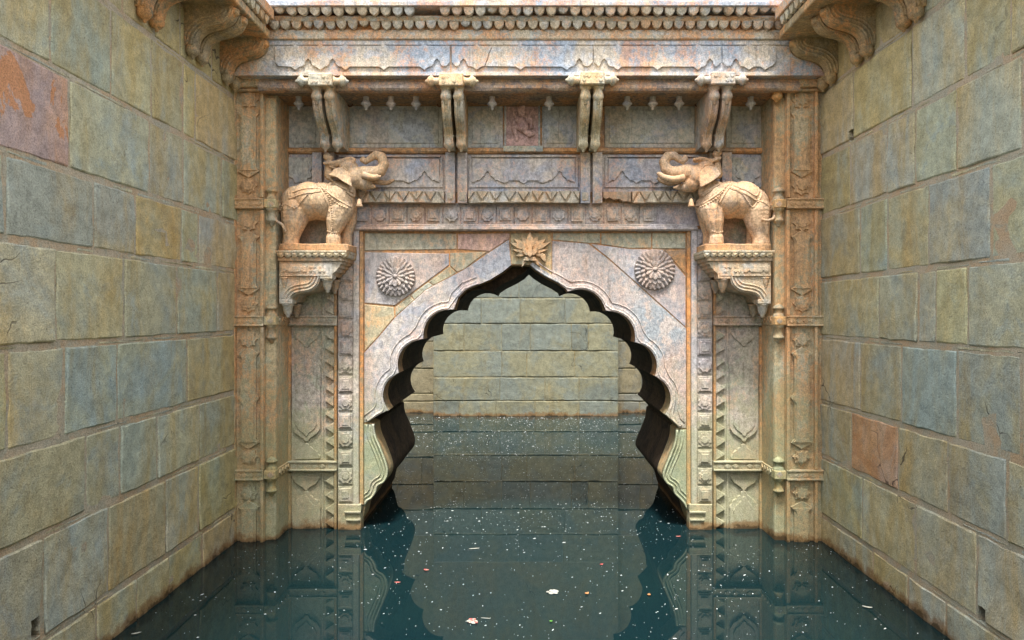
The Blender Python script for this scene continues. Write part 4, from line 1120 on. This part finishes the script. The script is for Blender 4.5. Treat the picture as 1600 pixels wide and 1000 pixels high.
# consoles under the elephants
def console(s):
    Y = 6.60
    body = [(436, 408), (534, 408), (534, 412), (530, 414), (530, 418), (526, 420), (525, 424), (520, 426), (518, 431), (501, 431)]
    scurve = [(501, 431), (499.5, 438), (496, 446), (489, 452.5), (480, 456), (470, 457.5), (461, 460), (456, 465), (453.5, 472)]
    sm = [(p.x, p.y) for p in smooth_path([(a, b, 0) for a, b in scurve], 4)]
    bo = plate('console', mpts(body + sm[1:] + [(436, 472)], s), Y, Y, 7.03, M['pale'], gw, 0.005, (0.98, 0.94, 0.88))
    # S-shaped mouldings on the face and underside
    for d, r_, yy in ((3, 0.011, -0.006), (8, 0.010, -0.004), (13, 0.009, -0.002)):
        pts = []
        for i, (a, b) in enumerate(sm):
            t = Vector(sm[min(i + 1, len(sm) - 1)]) - Vector(sm[max(i - 1, 0)])
            nr = Vector((t.y, -t.x)).normalized()
            if nr.y > 0: nr = -nr
            if abs(nr.y) < 0.2 and nr.x > 0: nr = -nr
            q = Vector((a, b)) + nr * d
            pts.append((wx(mp(q.x, s), Y), Y + yy + 0.002, wz(q.y, Y)))
        tube('moulding', pts, r_, M['pale'], bo, 6, color=(1.02, 0.98, 0.92))
    # carved band with stepped cartouche and squares
    plate('face_band', mrect(438, 412, 519, 428.5, s), Y, Y - 0.010, Y + 0.02, M['pale'], bo, 0.004)
    plate('cartouche', mpts([(441, 416), (480, 416), (480, 425), (474, 425), (471, 421.5), (468, 425), (452, 425), (449, 421.5), (446, 425), (441, 425)], s), Y, Y - 0.018, Y, M['pale'], bo, 0.002)
    for cx in (489, 504):
        for ax_, az_ in ((1, 1), (1, -1), (-1, 1), (-1, -1)):
            a, b = cx + ax_ * 3, 420.5 + az_ * 3
            plate('diamond', mpts([(a - 2.6, b), (a, b - 2.6), (a + 2.6, b), (a, b + 2.6)], s), Y, Y - 0.018, Y, M['pale'], bo, 0.001)
    plate('face_lip', mrect(437, 429, 518, 431.5, s), Y, Y - 0.016, Y + 0.01, M['pale'], bo, 0.003)
    # stepped end going back
    plate('upper_band', mrect(435, 401.5, 537, 408, s), Y, Y - 0.018, 7.03, M['pale'], bo, 0.004, (1.0, 0.9, 0.8))
    plate('shelf', mrect(430, 391, 541.5, 394.8, s), Y - .04, Y - 0.045, 7.03, M['pale'], bo, 0.004, (0.98, 1.0, 0.95))
    pm = mesh_cache.get('cpetal')
    if pm is None: pm = mesh_cache['cpetal'] = petal_mesh(0.067, 0.052, 0.022)
    for i in range(10):
        mesh_obj('petal', pm, M['pale'], bo, (wx(mp(438.5 + 10.9 * i, s), Y - .03), Y - 0.026, wz(394.6, Y - .03)), offs((0.98, 1.0, 0.92)))
    xe = wx(mp(538.5, s), Y - .03)
    for i in range(6):
        o = mesh_obj('petal', pm, M['pale'], bo, (xe, Y + 0.04 + 0.065 * i, wz(394.6, Y - .03)), offs((0.95, 0.95, 0.88)))
        o.rotation_euler = (0, 0, R(90) if s < 0 else R(-90))
    dr = mesh_cache.get('drop')
    if dr is None:
        dr = mesh_cache['drop'] = lathe_mesh('drop', [(0.058, 0.0), (0.060, -0.014), (0.050, -0.022), (0.046, -0.032), (0.044, -0.070), (0.034, -0.082), (0.036, -0.094), (0.020, -0.108), (0.022, -0.118), (0.015, -0.132), (0.004, -0.138)], 14)
    for px, py in ((509.5, 431), (447, 470)):
        bm = bmesh.new(); x = wx(mp(px, s), Y); z = wz(py, Y)
        add_box(bm, x - 0.062, x + 0.062, Y - 0.012, Y + 0.125, z - 0.03, z + 0.012, 0.005)
        mesh_obj('drop_block', finish(bm, 'drop_block'), M['pale'], bo, None, (1.02, 1.0, 0.95))
        mesh_obj('drop', dr, M['pale'], bo, (x, Y + 0.05, z - 0.028), (1.0, 0.98, 0.94))
        mesh_obj('drop', dr, M['pale'], bo, (x, Y + 0.30, z - 0.028), (0.9, 0.85, 0.8))
    sd = mesh_obj('drop', dr, M['pale'], bo, (wx(mp(444.5, s), Y), Y - 0.002, wz(433, Y)), (0.98, 0.9, 0.8))
    sd.scale = (0.6, 0.35, 0.75)
console(-1); console(1)

# ------------------------------------------------------------ overhanging ledges on the side walls
def ledge(s, label):
    Xw = XL if s < 0 else XR
    d = -s                                            # outward from the wall
    th = thing('overhanging_ledge', label, 'ledge', (Xw, 5.5, 4.72))
    x_out = -2.34 if s < 0 else 2.335
    ya, yb = 1.2, 6.27
    box('slab', Xw - d * 0.5, x_out, ya, yb, 4.725, 4.80, M['ledge'], th, 0.008, (1.05, 1.05, 1.05))
    box('upper_slab', Xw - d * 0.5, x_out + d * 0.05, ya, yb - 0.03, 4.88, 4.98, M['cornice'], th, 0.008)
    box('recess', Xw - d * 0.5, x_out - d * 0.03, ya, yb - 0.02, 4.79, 4.89, M['cornice'], th, 0)
    pm = petal_mesh(0.086, 0.085, 0.028)
    y = 3.3
    while y < yb - 0.05:
        o = mesh_obj('petal', pm, M['pale'], th, (x_out + d * 0.012, y, 4.885), offs((0.95, 0.95, 0.85)))
        o.rotation_euler = (0, 0, R(90) if s < 0 else R(-90))
        y += 0.105
    # S brackets in pairs
    prof = smooth_path([(0.43, 4.70, 0), (0.425, 4.66, 0), (0.39, 4.61, 0), (0.33, 4.575, 0), (0.25, 4.555, 0), (0.18, 4.53, 0), (0.135, 4.49, 0), (0.115, 4.44, 0), (0.105, 4.40, 0)], 4)
    pf = [(p.x, p.y) for p in prof]
    ball = lathe_mesh('bracket_bud', [(0.055, 0.02), (0.06, 0.0), (0.05, -0.012), (0.056, -0.03), (0.052, -0.06), (0.032, -0.082), (0.014, -0.09), (0.013, -0.105), (0.004, -0.112)], 12)
    for (y0, y1) in ((4.93, 5.09), (5.64, 5.81), (6.30, 6.47)):
        bro = None
        for yc in (y0, y1):
            out = [(Xw + d * (a - 0.02), z) for a, z in pf] + [(Xw - d * 0.05, 4.40), (Xw - d * 0.05, 4.73), (Xw + d * 0.41, 4.73)]
            bm = bmesh.new(); add_prism(bm, out, yc - 0.055, yc + 0.055, 0.006)
            b_ = mesh_obj('bracket', finish(bm, 'bracket'), M['ledge'], th)
            for off, r_ in ((0.022, 0.010), (0.055, 0.009), (0.085, 0.008)):
                for sy in (-1, 1):
                    pts = []
                    for i, (a, z) in enumerate(pf):
                        t = Vector(pf[min(i + 1, len(pf) - 1)]) - Vector(pf[max(i - 1, 0)])
                        nr = Vector((t.y, -t.x)).normalized()
                        if nr.y < 0: nr = -nr
                        q = Vector((a - 0.02, z)) + nr * off
                        q.y = min(q.y, 4.715); q.x = max(q.x, 0.02)
                        pts.append((Xw + d * q.x, yc + sy * 0.055, q.y))
                    tube('moulding', pts, r_, M['ledge'], b_, 6, color=(1.05, 1.02, 1.0))
            mesh_obj('bracket_bud', ball, M['ledge'], b_, (Xw + d * 0.055, yc, 4.41), (1.05, 1.0, 0.95))
            o = mesh_obj('bracket_bud', ball, M['ledge'], b_, (Xw + d * 0.40, yc, 4.70), (1.1, 1.0, 0.9)); o.scale = (0.7, 0.9, 0.5)
ledge(-1, 'overhanging stone ledge with paired brackets on top of the left wall')
ledge(1, 'overhanging stone ledge with paired brackets on top of the right wall')

JIT = random.Random(11)
for o in list(bpy.data.objects):
    n_ = o.name.split('.')[0]
    if n_ in ('triangle', 'square_medallion', 'lobed_medallion', 'diamond', 'half_medallion', 'carved_star'):
        me = o.data; c = sum((v.co for v in me.vertices), Vector()) / len(me.vertices)
        k = JIT.uniform(0.92, 1.04); a = JIT.uniform(-0.045, 0.045)
        m = Matrix.Translation(c + Vector((JIT.uniform(-.004, .004), JIT.uniform(0, .008), JIT.uniform(-.004, .004)))) @ Matrix.Rotation(a, 4, 'Y') @ Matrix.Diagonal((k, 1, k, 1)) @ Matrix.Translation(-c)
        me.transform(m)

# ------------------------------------------------------------ elephants
YE = 6.77
Z_SHELF = wz(391, 6.56) + 0.001
def elephant(label, zx0, zy0, sc, balls, chains, ear, ear_fold, beads, lines, far, plinth_px, bell, col, tail):
    th = thing('elephant_statue', label, 'statue', (wx(plinth_px[0] * .5 + plinth_px[1] * .5, 6.7), 6.78, Z_SHELF), 'elephant statues on the consoles')
    def c3(x, y, r, dy=0.0):
        px, py = zx0 + x / sc, zy0 + y / sc
        return (wx(px, YE), YE + dy, wz(py, YE), r / sc * YE / F)
    bm = bmesh.new()
    for (x, y, rx, rz, ry, dy) in balls:
        a = c3(x, y, 1, dy); k = 1 / sc * YE / F
        add_ball(bm, a[:3], (rx * k, ry * k, rz * k), 3)
    for ch in chains:
        chain(bm, [c3(*p) for p in ch])
    # ears: bowed flaps
    pl = []
    for sgn in (-1, 1):
        k = 1 / sc * YE / F
        cx = sum(p[0] for p in ear) / len(ear); cy = sum(p[1] for p in ear) / len(ear)
        fr, bk = [], []
        for (x, y, lift) in ear:
            a = c3(x, y, 1, sgn * (0.125 + lift))
            fr.append(bm.verts.new(a[:3])); bk.append(bm.verts.new((a[0], a[1] - sgn * 0.05, a[2])))
        ca = c3(cx, cy, 1, sgn * 0.150)
        cf = bm.verts.new(ca[:3]); cb = bm.verts.new((ca[0], ca[1] - sgn * 0.08, ca[2]))
        n = len(fr)
        for i in range(n):
            j = (i + 1) % n
            bm.faces.new((cf, fr[i], fr[j])); bm.faces.new((cb, bk[j], bk[i])); bm.faces.new((fr[i], bk[i], bk[j], fr[j]))
    bmesh.ops.recalc_face_normals(bm, faces=bm.faces)
    me = remeshed(bm, 'body', 0.0065, 3)
    body = mesh_obj('body', me, M['elephant'], th, None, col)
    bvh = BVHTree.FromPolygons([v.co[:] for v in me.vertices], [p.vertices[:] for p in me.polygons])
    def hit(x, y):
        a = c3(x, y, 1)
        h = bvh.ray_cast(Vector((a[0], 6.0, a[2])), Vector((0, 1, 0)))
        return h[0] if h[0] is not None else None
    for pts, r_ in lines:
        pp = [hit(p.x, p.y) for p in smooth_path([(a, b, 0) for a, b in pts], 6)]
        pp = [p for p in pp if p is not None and p.y < 6.9]
        if len(pp) > 2: tube('strap', pp, r_ * 1.35, M['elephant'], body, 6, color=tuple(c * 1.03 for c in col))
    for pts, r_, step in beads:
        path = smooth_path([(a, b, 0) for a, b in pts], 12)
        bm = bmesh.new(); acc = 1e9; last = None
        for p in path:
            h = hit(p.x, p.y)
            if h is None: continue
            if last is None or (h - last).length > step:
                add_ball(bm, h, r_, 1); last = h
        mesh_obj('bead_garland', finish(bm, 'bead_garland', True), M['elephant'], body, None, tuple(c * 1.03 for c in col))['kind'] = 'stuff'
    for i, ch in enumerate(far):          # tusks
        bm = bmesh.new(); pts = [c3(*p) for p in ch]
        sp = smooth_path([Vector((a, b, c)) for a, b, c, r in pts], 5)
        rr = [pts[min(int(k / 5), len(pts) - 1)][3] * (1 - (k % 5) / 5) + pts[min(int(k / 5) + 1, len(pts) - 1)][3] * ((k % 5) / 5) for k in range(len(sp))]
        add_tube(bm, sp, rr, 10)
        mesh_obj('tusk', finish(bm, 'tusk', True), M['elephant'], body, None, tuple(c * 0.97 for c in col))
    sp = [c3(*p) for p in tail]
    tube('tail', smooth_path([Vector(p[:3]) for p in sp], 5), 0.014, M['elephant'], body, 8, color=col)
    x, y = bell; a = c3(x, y, 1, -0.02)
    bl = lathe_mesh('bell', [(0.006, 0.045), (0.016, 0.035), (0.024, 0.0), (0.036, -0.03), (0.034, -0.034), (0.01, -0.036)], 12)
    mesh_obj('bell', bl, M['elephant'], body, a[:3], col)
    # plinth
    x0, x1 = wx(plinth_px[0], 6.62), wx(plinth_px[1], 6.62)
    bm = bmesh.new(); add_box(bm, x0, x1, 6.60, 6.97, Z_SHELF, Z_SHELF + 0.066, 0)
    bmesh.ops.subdivide_edges(bm, edges=bm.edges, cuts=5, use_grid_fill=True)
    for v in bm.verts:
        if v.co.z > Z_SHELF + 0.01: v.co += Vector((noise.noise(v.co * 9), noise.noise(v.co * 9 + Vector((5, 0, 0))), noise.noise(v.co * 9 + Vector((0, 7, 0))))) * 0.008
    mesh_obj('plinth', finish(bm, 'plinth', True), M['elephant'], th, None, (1.0, 0.85, 0.7))

elephant('stone elephant statue on the left console, facing right with raised trunk', 430, 220, 5.555,
    balls=[(190, 535, 135, 145, 130, 0), (300, 525, 165, 170, 155, 0), (420, 528, 165, 166, 155, 0), (545, 510, 145, 165, 140, 0), (610, 450, 90, 110, 100, 0),
           (690, 320, 105, 100, 95, 0), (640, 235, 82, 72, 80, 0), (770, 360, 70, 75, 70, 0)],
    chains=[[(575, 600, 118, -.03), (547, 700, 90, -.06), (528, 795, 58, -.07)], [(525, 855, 66, -.07), (525, 895, 66, -.07)],
            [(600, 560, 100, .06), (625, 700, 62, .09), (600, 800, 48, .09), (595, 895, 52, .09)],
            [(195, 610, 135, -.03), (178, 710, 108, -.05), (168, 790, 82, -.06), (160, 850, 70, -.07), (157, 895, 72, -.07)],
            [(170, 600, 95, .06), (130, 760, 52, .09), (115, 895, 50, .09)],
            [(770, 290, 74, 0), (850, 280, 60, 0), (915, 262, 50, 0), (945, 205, 45, 0), (925, 145, 46, 0), (875, 122, 38, 0), (825, 152, 30, 0), (785, 182, 24, 0), (750, 165, 20, 0), (765, 150, 16, 0)],
            [(790, 380, 45, 0), (830, 392, 30, 0), (868, 402, 10, 0)],
            [(500, 215, 34, -.02), (600, 185, 26, -.04), (690, 190, 18, -.05)], [(470, 300, 44, 0), (465, 230, 34, 0), (468, 180, 26, 0)],
            [(450, 140, 36, 0), (480, 150, 24, 0)], [(440, 205, 14, -.05), (500, 205, 16, -.05), (560, 190, 18, -.05)],
            [(620, 175, 22, -.05), (670, 165, 20, -.05), (700, 175, 16, -.05)]],
    ear=[(520, 300, .02), (545, 262, .0), (600, 245, -.02), (645, 285, -.01), (685, 350, .02), (700, 425, .045), (640, 390, .045), (570, 345, .04), (500, 325, .04)],
    ear_fold=None,
    beads=[([(458, 345), (480, 460), (515, 560), (530, 650), (535, 740), (525, 790)], 0.0085, 0.018), ([(430, 420), (520, 520), (600, 580), (665, 605)], 0.012, 0.024),
           ([(480, 795), (530, 812), (580, 800)], 0.010, 0.018), ([(70, 610), (130, 570), (200, 600), (250, 570), (330, 490)], 0.010, 0.024)],
    lines=[([(370, 345), (430, 420), (520, 490), (600, 545), (680, 590)], 0.007), ([(385, 385), (450, 470), (490, 560), (505, 640)], 0.006),
           ([(190, 470), (300, 440), (420, 430)], 0.006), ([(160, 525), (300, 485), (440, 465)], 0.006), ([(150, 450), (165, 525)], 0.007), ([(190, 560), (215, 610), (260, 570), (330, 490)], 0.006),
           ([(460, 320), (530, 375), (600, 420), (720, 470)], 0.010), ([(640, 455), (690, 490), (725, 500)], 0.012), ([(480, 230), (540, 250), (600, 240), (640, 270)], 0.007)],
    far=[[(780, 310, 34, -.07), (860, 335, 28, -.09), (915, 325, 22, -.09), (920, 318, 8, -.09)], [(820, 330, 30, .07), (930, 350, 22, .09), (985, 338, 18, .09), (1018, 318, 8, .09)]],
    plinth_px=(436.5, 544), bell=(735, 545), col=(1.0, 0.98, 0.94), tail=[(62, 590, 8, -.04), (34, 650, 8, -.09), (62, 715, 8, -.16), (118, 750, 8, -.185), (140, 810, 8, -.165)])
elephant('stone elephant statue on the right console, facing left with curled trunk and tusk', 1010, 220, 5.557,
    balls=[(925, 555, 138, 145, 130, 0), (835, 515, 168, 165, 155, 0), (715, 515, 162, 165, 155, 0), (600, 515, 140, 165, 140, 0), (545, 440, 95, 110, 100, 0),
           (440, 310, 108, 100, 95, 0), (510, 245, 82, 72, 80, 0), (390, 370, 75, 75, 70, 0)],
    chains=[[(555, 605, 116, -.03), (568, 705, 88, -.06), (585, 800, 58, -.07)], [(588, 850, 64, -.07), (588, 895, 66, -.07)],
            [(530, 560, 95, .06), (540, 700, 62, .09), (560, 800, 48, .09), (560, 895, 52, .09)],
            [(942, 615, 132, -.03), (950, 710, 106, -.05), (966, 790, 84, -.06), (972, 845, 74, -.07), (975, 895, 78, -.07)],
            [(940, 600, 95, .06), (950, 760, 52, .09), (940, 895, 55, .09)],
            [(365, 280, 78, 0), (290, 275, 62, 0), (225, 275, 52, 0), (168, 240, 47, 0), (153, 185, 45, 0), (185, 135, 42, 0), (240, 128, 36, 0), (285, 160, 32, 0), (315, 178, 26, 0), (340, 160, 24, 0), (335, 135, 16, 0)],
            [(380, 400, 50, 0), (300, 405, 30, 0), (238, 408, 9, 0)],
            [(620, 290, 44, 0), (612, 210, 34, 0), (605, 165, 26, 0)], [(610, 112, 38, 0), (632, 105, 26, 0)],
            [(625, 160, 16, -.05), (560, 185, 18, -.05), (480, 165, 16, -.05), (405, 170, 14, -.05)], [(460, 165, 24, -.02), (420, 175, 22, -.02)]],
    ear=[(470, 255, .0), (520, 232, -.02), (575, 250, .0), (612, 315, .03), (570, 355, .04), (510, 395, .045), (435, 430, .045), (425, 370, .03), (440, 300, .0)],
    ear_fold=None,
    beads=[([(650, 420), (600, 500), (575, 600), (565, 700), (580, 790)], 0.0085, 0.018), ([(640, 450), (570, 520), (500, 565), (445, 590)], 0.012, 0.024),
           ([(545, 798), (590, 812), (640, 796)], 0.010, 0.018), ([(780, 470), (830, 550), (880, 590), (950, 545), (1040, 610)], 0.010, 0.024)],
    lines=[([(740, 310), (680, 400), (600, 470), (520, 530), (440, 575)], 0.007), ([(760, 310), (690, 420), (630, 500), (600, 560)], 0.006),
           ([(690, 430), (800, 480), (925, 540), (985, 400)], 0.008), ([(720, 410), (820, 455), (910, 500), (955, 405)], 0.006), ([(690, 440), (780, 480), (830, 550), (880, 600), (930, 545), (1040, 600)], 0.006),
           ([(600, 400), (500, 450), (430, 500)], 0.010), ([(540, 440), (470, 490), (410, 510)], 0.012), ([(640, 290), (570, 240), (500, 225), (460, 260)], 0.007)],
    far=[[(310, 335, 36, -.08), (220, 350, 30, -.09), (140, 335, 28, -.09), (90, 300, 18, -.09), (82, 292, 8, -.09)], [(310, 335, 30, .08), (220, 350, 26, .09), (150, 330, 22, .09), (110, 305, 8, .09)]],
    plinth_px=(1102, 1203.5), bell=(385, 545), col=(1.08, 1.02, 0.98), tail=[(1052, 560, 8, -.05), (1080, 620, 8, -.10), (1052, 690, 8, -.17), (992, 715, 8, -.195), (945, 702, 8, -.185)])

# ------------------------------------------------------------ things afloat
def on_water(px, py):
    Y = CZ * F / (py - 490); return Vector((wx(px, Y), Y, 0.004))
rng = random.Random(3)
bm = bmesh.new()
count = 0
while count < 4600:
    Y = 4.3 + (14.5 - 4.3) * rng.random() ** 0.8; X = rng.uniform(-2.75, 2.83)
    d = 0.5 + 0.5 * noise.noise(Vector((X * 0.9, Y * 0.9, 1.3)))
    d2 = 0.5 + 0.5 * noise.noise(Vector((X * 2.3, Y * 2.0, 8.3)))
    if rng.random() > 0.10 + 1.5 * d * d2 * (1.0 if Y < 11 else 0.7): continue
    if 6.5 < Y < 8.8 and not (-1.65 < X < 1.68): continue
    count += 1
    r = rng.choice((.7, .7, .8, 1, 1, 1, 1.2, 1.4, 2.2)) * rng.uniform(0.0016, 0.0032) * (0.72 + Y * 0.035)
    el = rng.choice((1, 1.2, 1.5, 2.2, 3.2)); a = rng.uniform(0, math.pi) * 0.35 + rng.choice((0, 0, 0, 1.2))
    k = 5; ph = rng.uniform(0, 6)
    top = bm.verts.new((X, Y, 0.004 + r * 0.35)); ring = []
    for i in range(k):
        t = 2 * math.pi * i / k + ph; q = r * rng.uniform(0.7, 1.2)
        u, v = q * el * math.cos(t), q * 0.9 * math.sin(t)
        ring.append(bm.verts.new((X + u * math.cos(a) - v * math.sin(a), Y + u * math.sin(a) + v * math.cos(a), 0.002)))
    for i in range(k): bm.faces.new((top, ring[i], ring[(i + 1) % k]))
fk = mesh_obj('floating_flecks', finish(bm, 'floating_flecks'), M['fleck'])
fk['kind'] = 'stuff'; fk['label'] = 'tiny white flecks scattered over the dark water'; fk['category'] = 'debris'

def float_leaf(name, label, cat, px, py, L, W, ang, mat, curl=0.25, seed=0):
    c = on_water(px, py); a = R(ang); bm = bmesh.new(); rows = []
    for i in range(9):
        t = i / 8; row = []
        for j in (-1, -.5, 0, .5, 1):
            half = W * math.sin(math.pi * min(max(t, .04), .97)) ** 0.8 * 0.5
            x = (t - .5) * L; y = j * half * (1 + .2 * noise.noise(Vector((t * 6, j * 2, seed))))
            z = 0.002 + curl * W * (j * j * 0.5 + 0.4 * (2 * t - 1) ** 2) + 0.1 * W * noise.noise(Vector((t * 5, j, seed + 3)))
            row.append((x * math.cos(a) - y * math.sin(a), x * math.sin(a) + y * math.cos(a), max(z, 0.0015)))
        rows.append(row)
    tp = [[bm.verts.new(v) for v in r] for r in rows]; bt = [[bm.verts.new((v[0], v[1], v[2] - 0.0012)) for v in r] for r in rows]
    for i in range(8):
        for j in range(4):
            bm.faces.new((tp[i][j], tp[i + 1][j], tp[i + 1][j + 1], tp[i][j + 1])); bm.faces.new((bt[i][j], bt[i][j + 1], bt[i + 1][j + 1], bt[i + 1][j]))
        for j in (0, 4): bm.faces.new((tp[i][j], bt[i][j], bt[i + 1][j], tp[i + 1][j]))
    for i in (0, 8):
        for j in range(4): bm.faces.new((tp[i][j], tp[i][j + 1], bt[i][j + 1], bt[i][j]))
    o = mesh_obj(name, finish(bm, name, True), mat, None, c)
    o['label'] = label; o['category'] = cat; o['group'] = 'leaves and petals afloat'
    return o
float_leaf('floating_leaf', 'small orange brown leaf afloat right of the white scum patch', 'leaf', 917, 929, .035, .03, 30, M['leaf_brown'], .4, 1)
float_leaf('floating_leaf', 'small bright green leaf afloat near the bottom centre', 'leaf', 861, 972, .022, .018, 10, M['leaf_green'], .3, 2)
float_leaf('floating_leaf', 'reddish leaf afloat in the left dark arch reflection', 'leaf', 621, 911, .05, .018, 0, M['leaf_red'], .2, 3)
float_leaf('floating_leaf', 'long pale straw leaf afloat left of the centre axis', 'leaf', 741, 858, .10, .014, 12, M['leaf_pale'], .2, 4)
float_leaf('floating_leaf', 'orange leaf afloat below the right arch foot near its reflection', 'leaf', 1014, 931, .028, .026, 60, M['leaf_brown'], .4, 5)
float_leaf('floating_leaf', 'rusty red leaf afloat at the foot of the right arch jamb', 'leaf', 1060, 839, .05, .018, 5, M['leaf_red'], .2, 6)
float_leaf('floating_leaf', 'brown red leaf afloat right of centre above the white scum', 'leaf', 940, 883, .032, .02, 20, M['leaf_red'], .3, 7)
float_leaf('floating_leaf', 'reddish curled leaf afloat left of the centre axis in the pale reflection', 'leaf', 666, 892, .045, .024, -15, M['leaf_red'], .4, 8)
float_leaf('floating_leaf', 'white petal scrap afloat close to the right wall', 'petal', 1355, 950, .07, .022, -25, M['leaf_pale'], .3, 9)
float_leaf('floating_leaf', 'white petal scrap afloat close to the left wall at bottom', 'petal', 213, 991, .06, .02, 30, M['leaf_pale'], .3, 10)
float_leaf('floating_leaf', 'long thin white straw afloat at the bottom left of centre', 'leaf', 759, 967, .07, .008, -8, M['leaf_pale'], .1, 11)
def clump(name, label, px, py, w, d, n, mats, seed):
    c = on_water(px, py); r_ = random.Random(seed)
    th = thing(name, label, 'debris', c)
    for m in mats:
        bm = bmesh.new()
        for i in range(n):
            a = r_.uniform(0, 6.28); q = math.sqrt(r_.random())
            x, y = c.x + w * q * math.cos(a), c.y + d * q * math.sin(a); s_ = r_.uniform(.006, .014)
            m_ = Matrix.Translation((x, y, 0.004 + r_.uniform(0, .006))) @ Matrix.Rotation(r_.uniform(0, 3), 4, 'Z') @ Matrix.Diagonal((s_ * r_.uniform(1, 1.8), s_, s_ * .3, 1))
            bmesh.ops.create_icosphere(bm, subdivisions=1, radius=1, matrix=m_)
        mesh_obj('petal_heap', finish(bm, 'petal_heap'), m, th)['kind'] = 'stuff'
clump('scum_patch', 'white clump of scum and petals afloat right of centre', 864, 926, .042, .036, 20, [M['white_foam'], M['leaf_pale']], 1)
clump('petal_clump', 'clump of red and white petals afloat at the bottom centre', 739, 972, .030, .035, 18, [M['leaf_red'], M['leaf_pale']], 2)
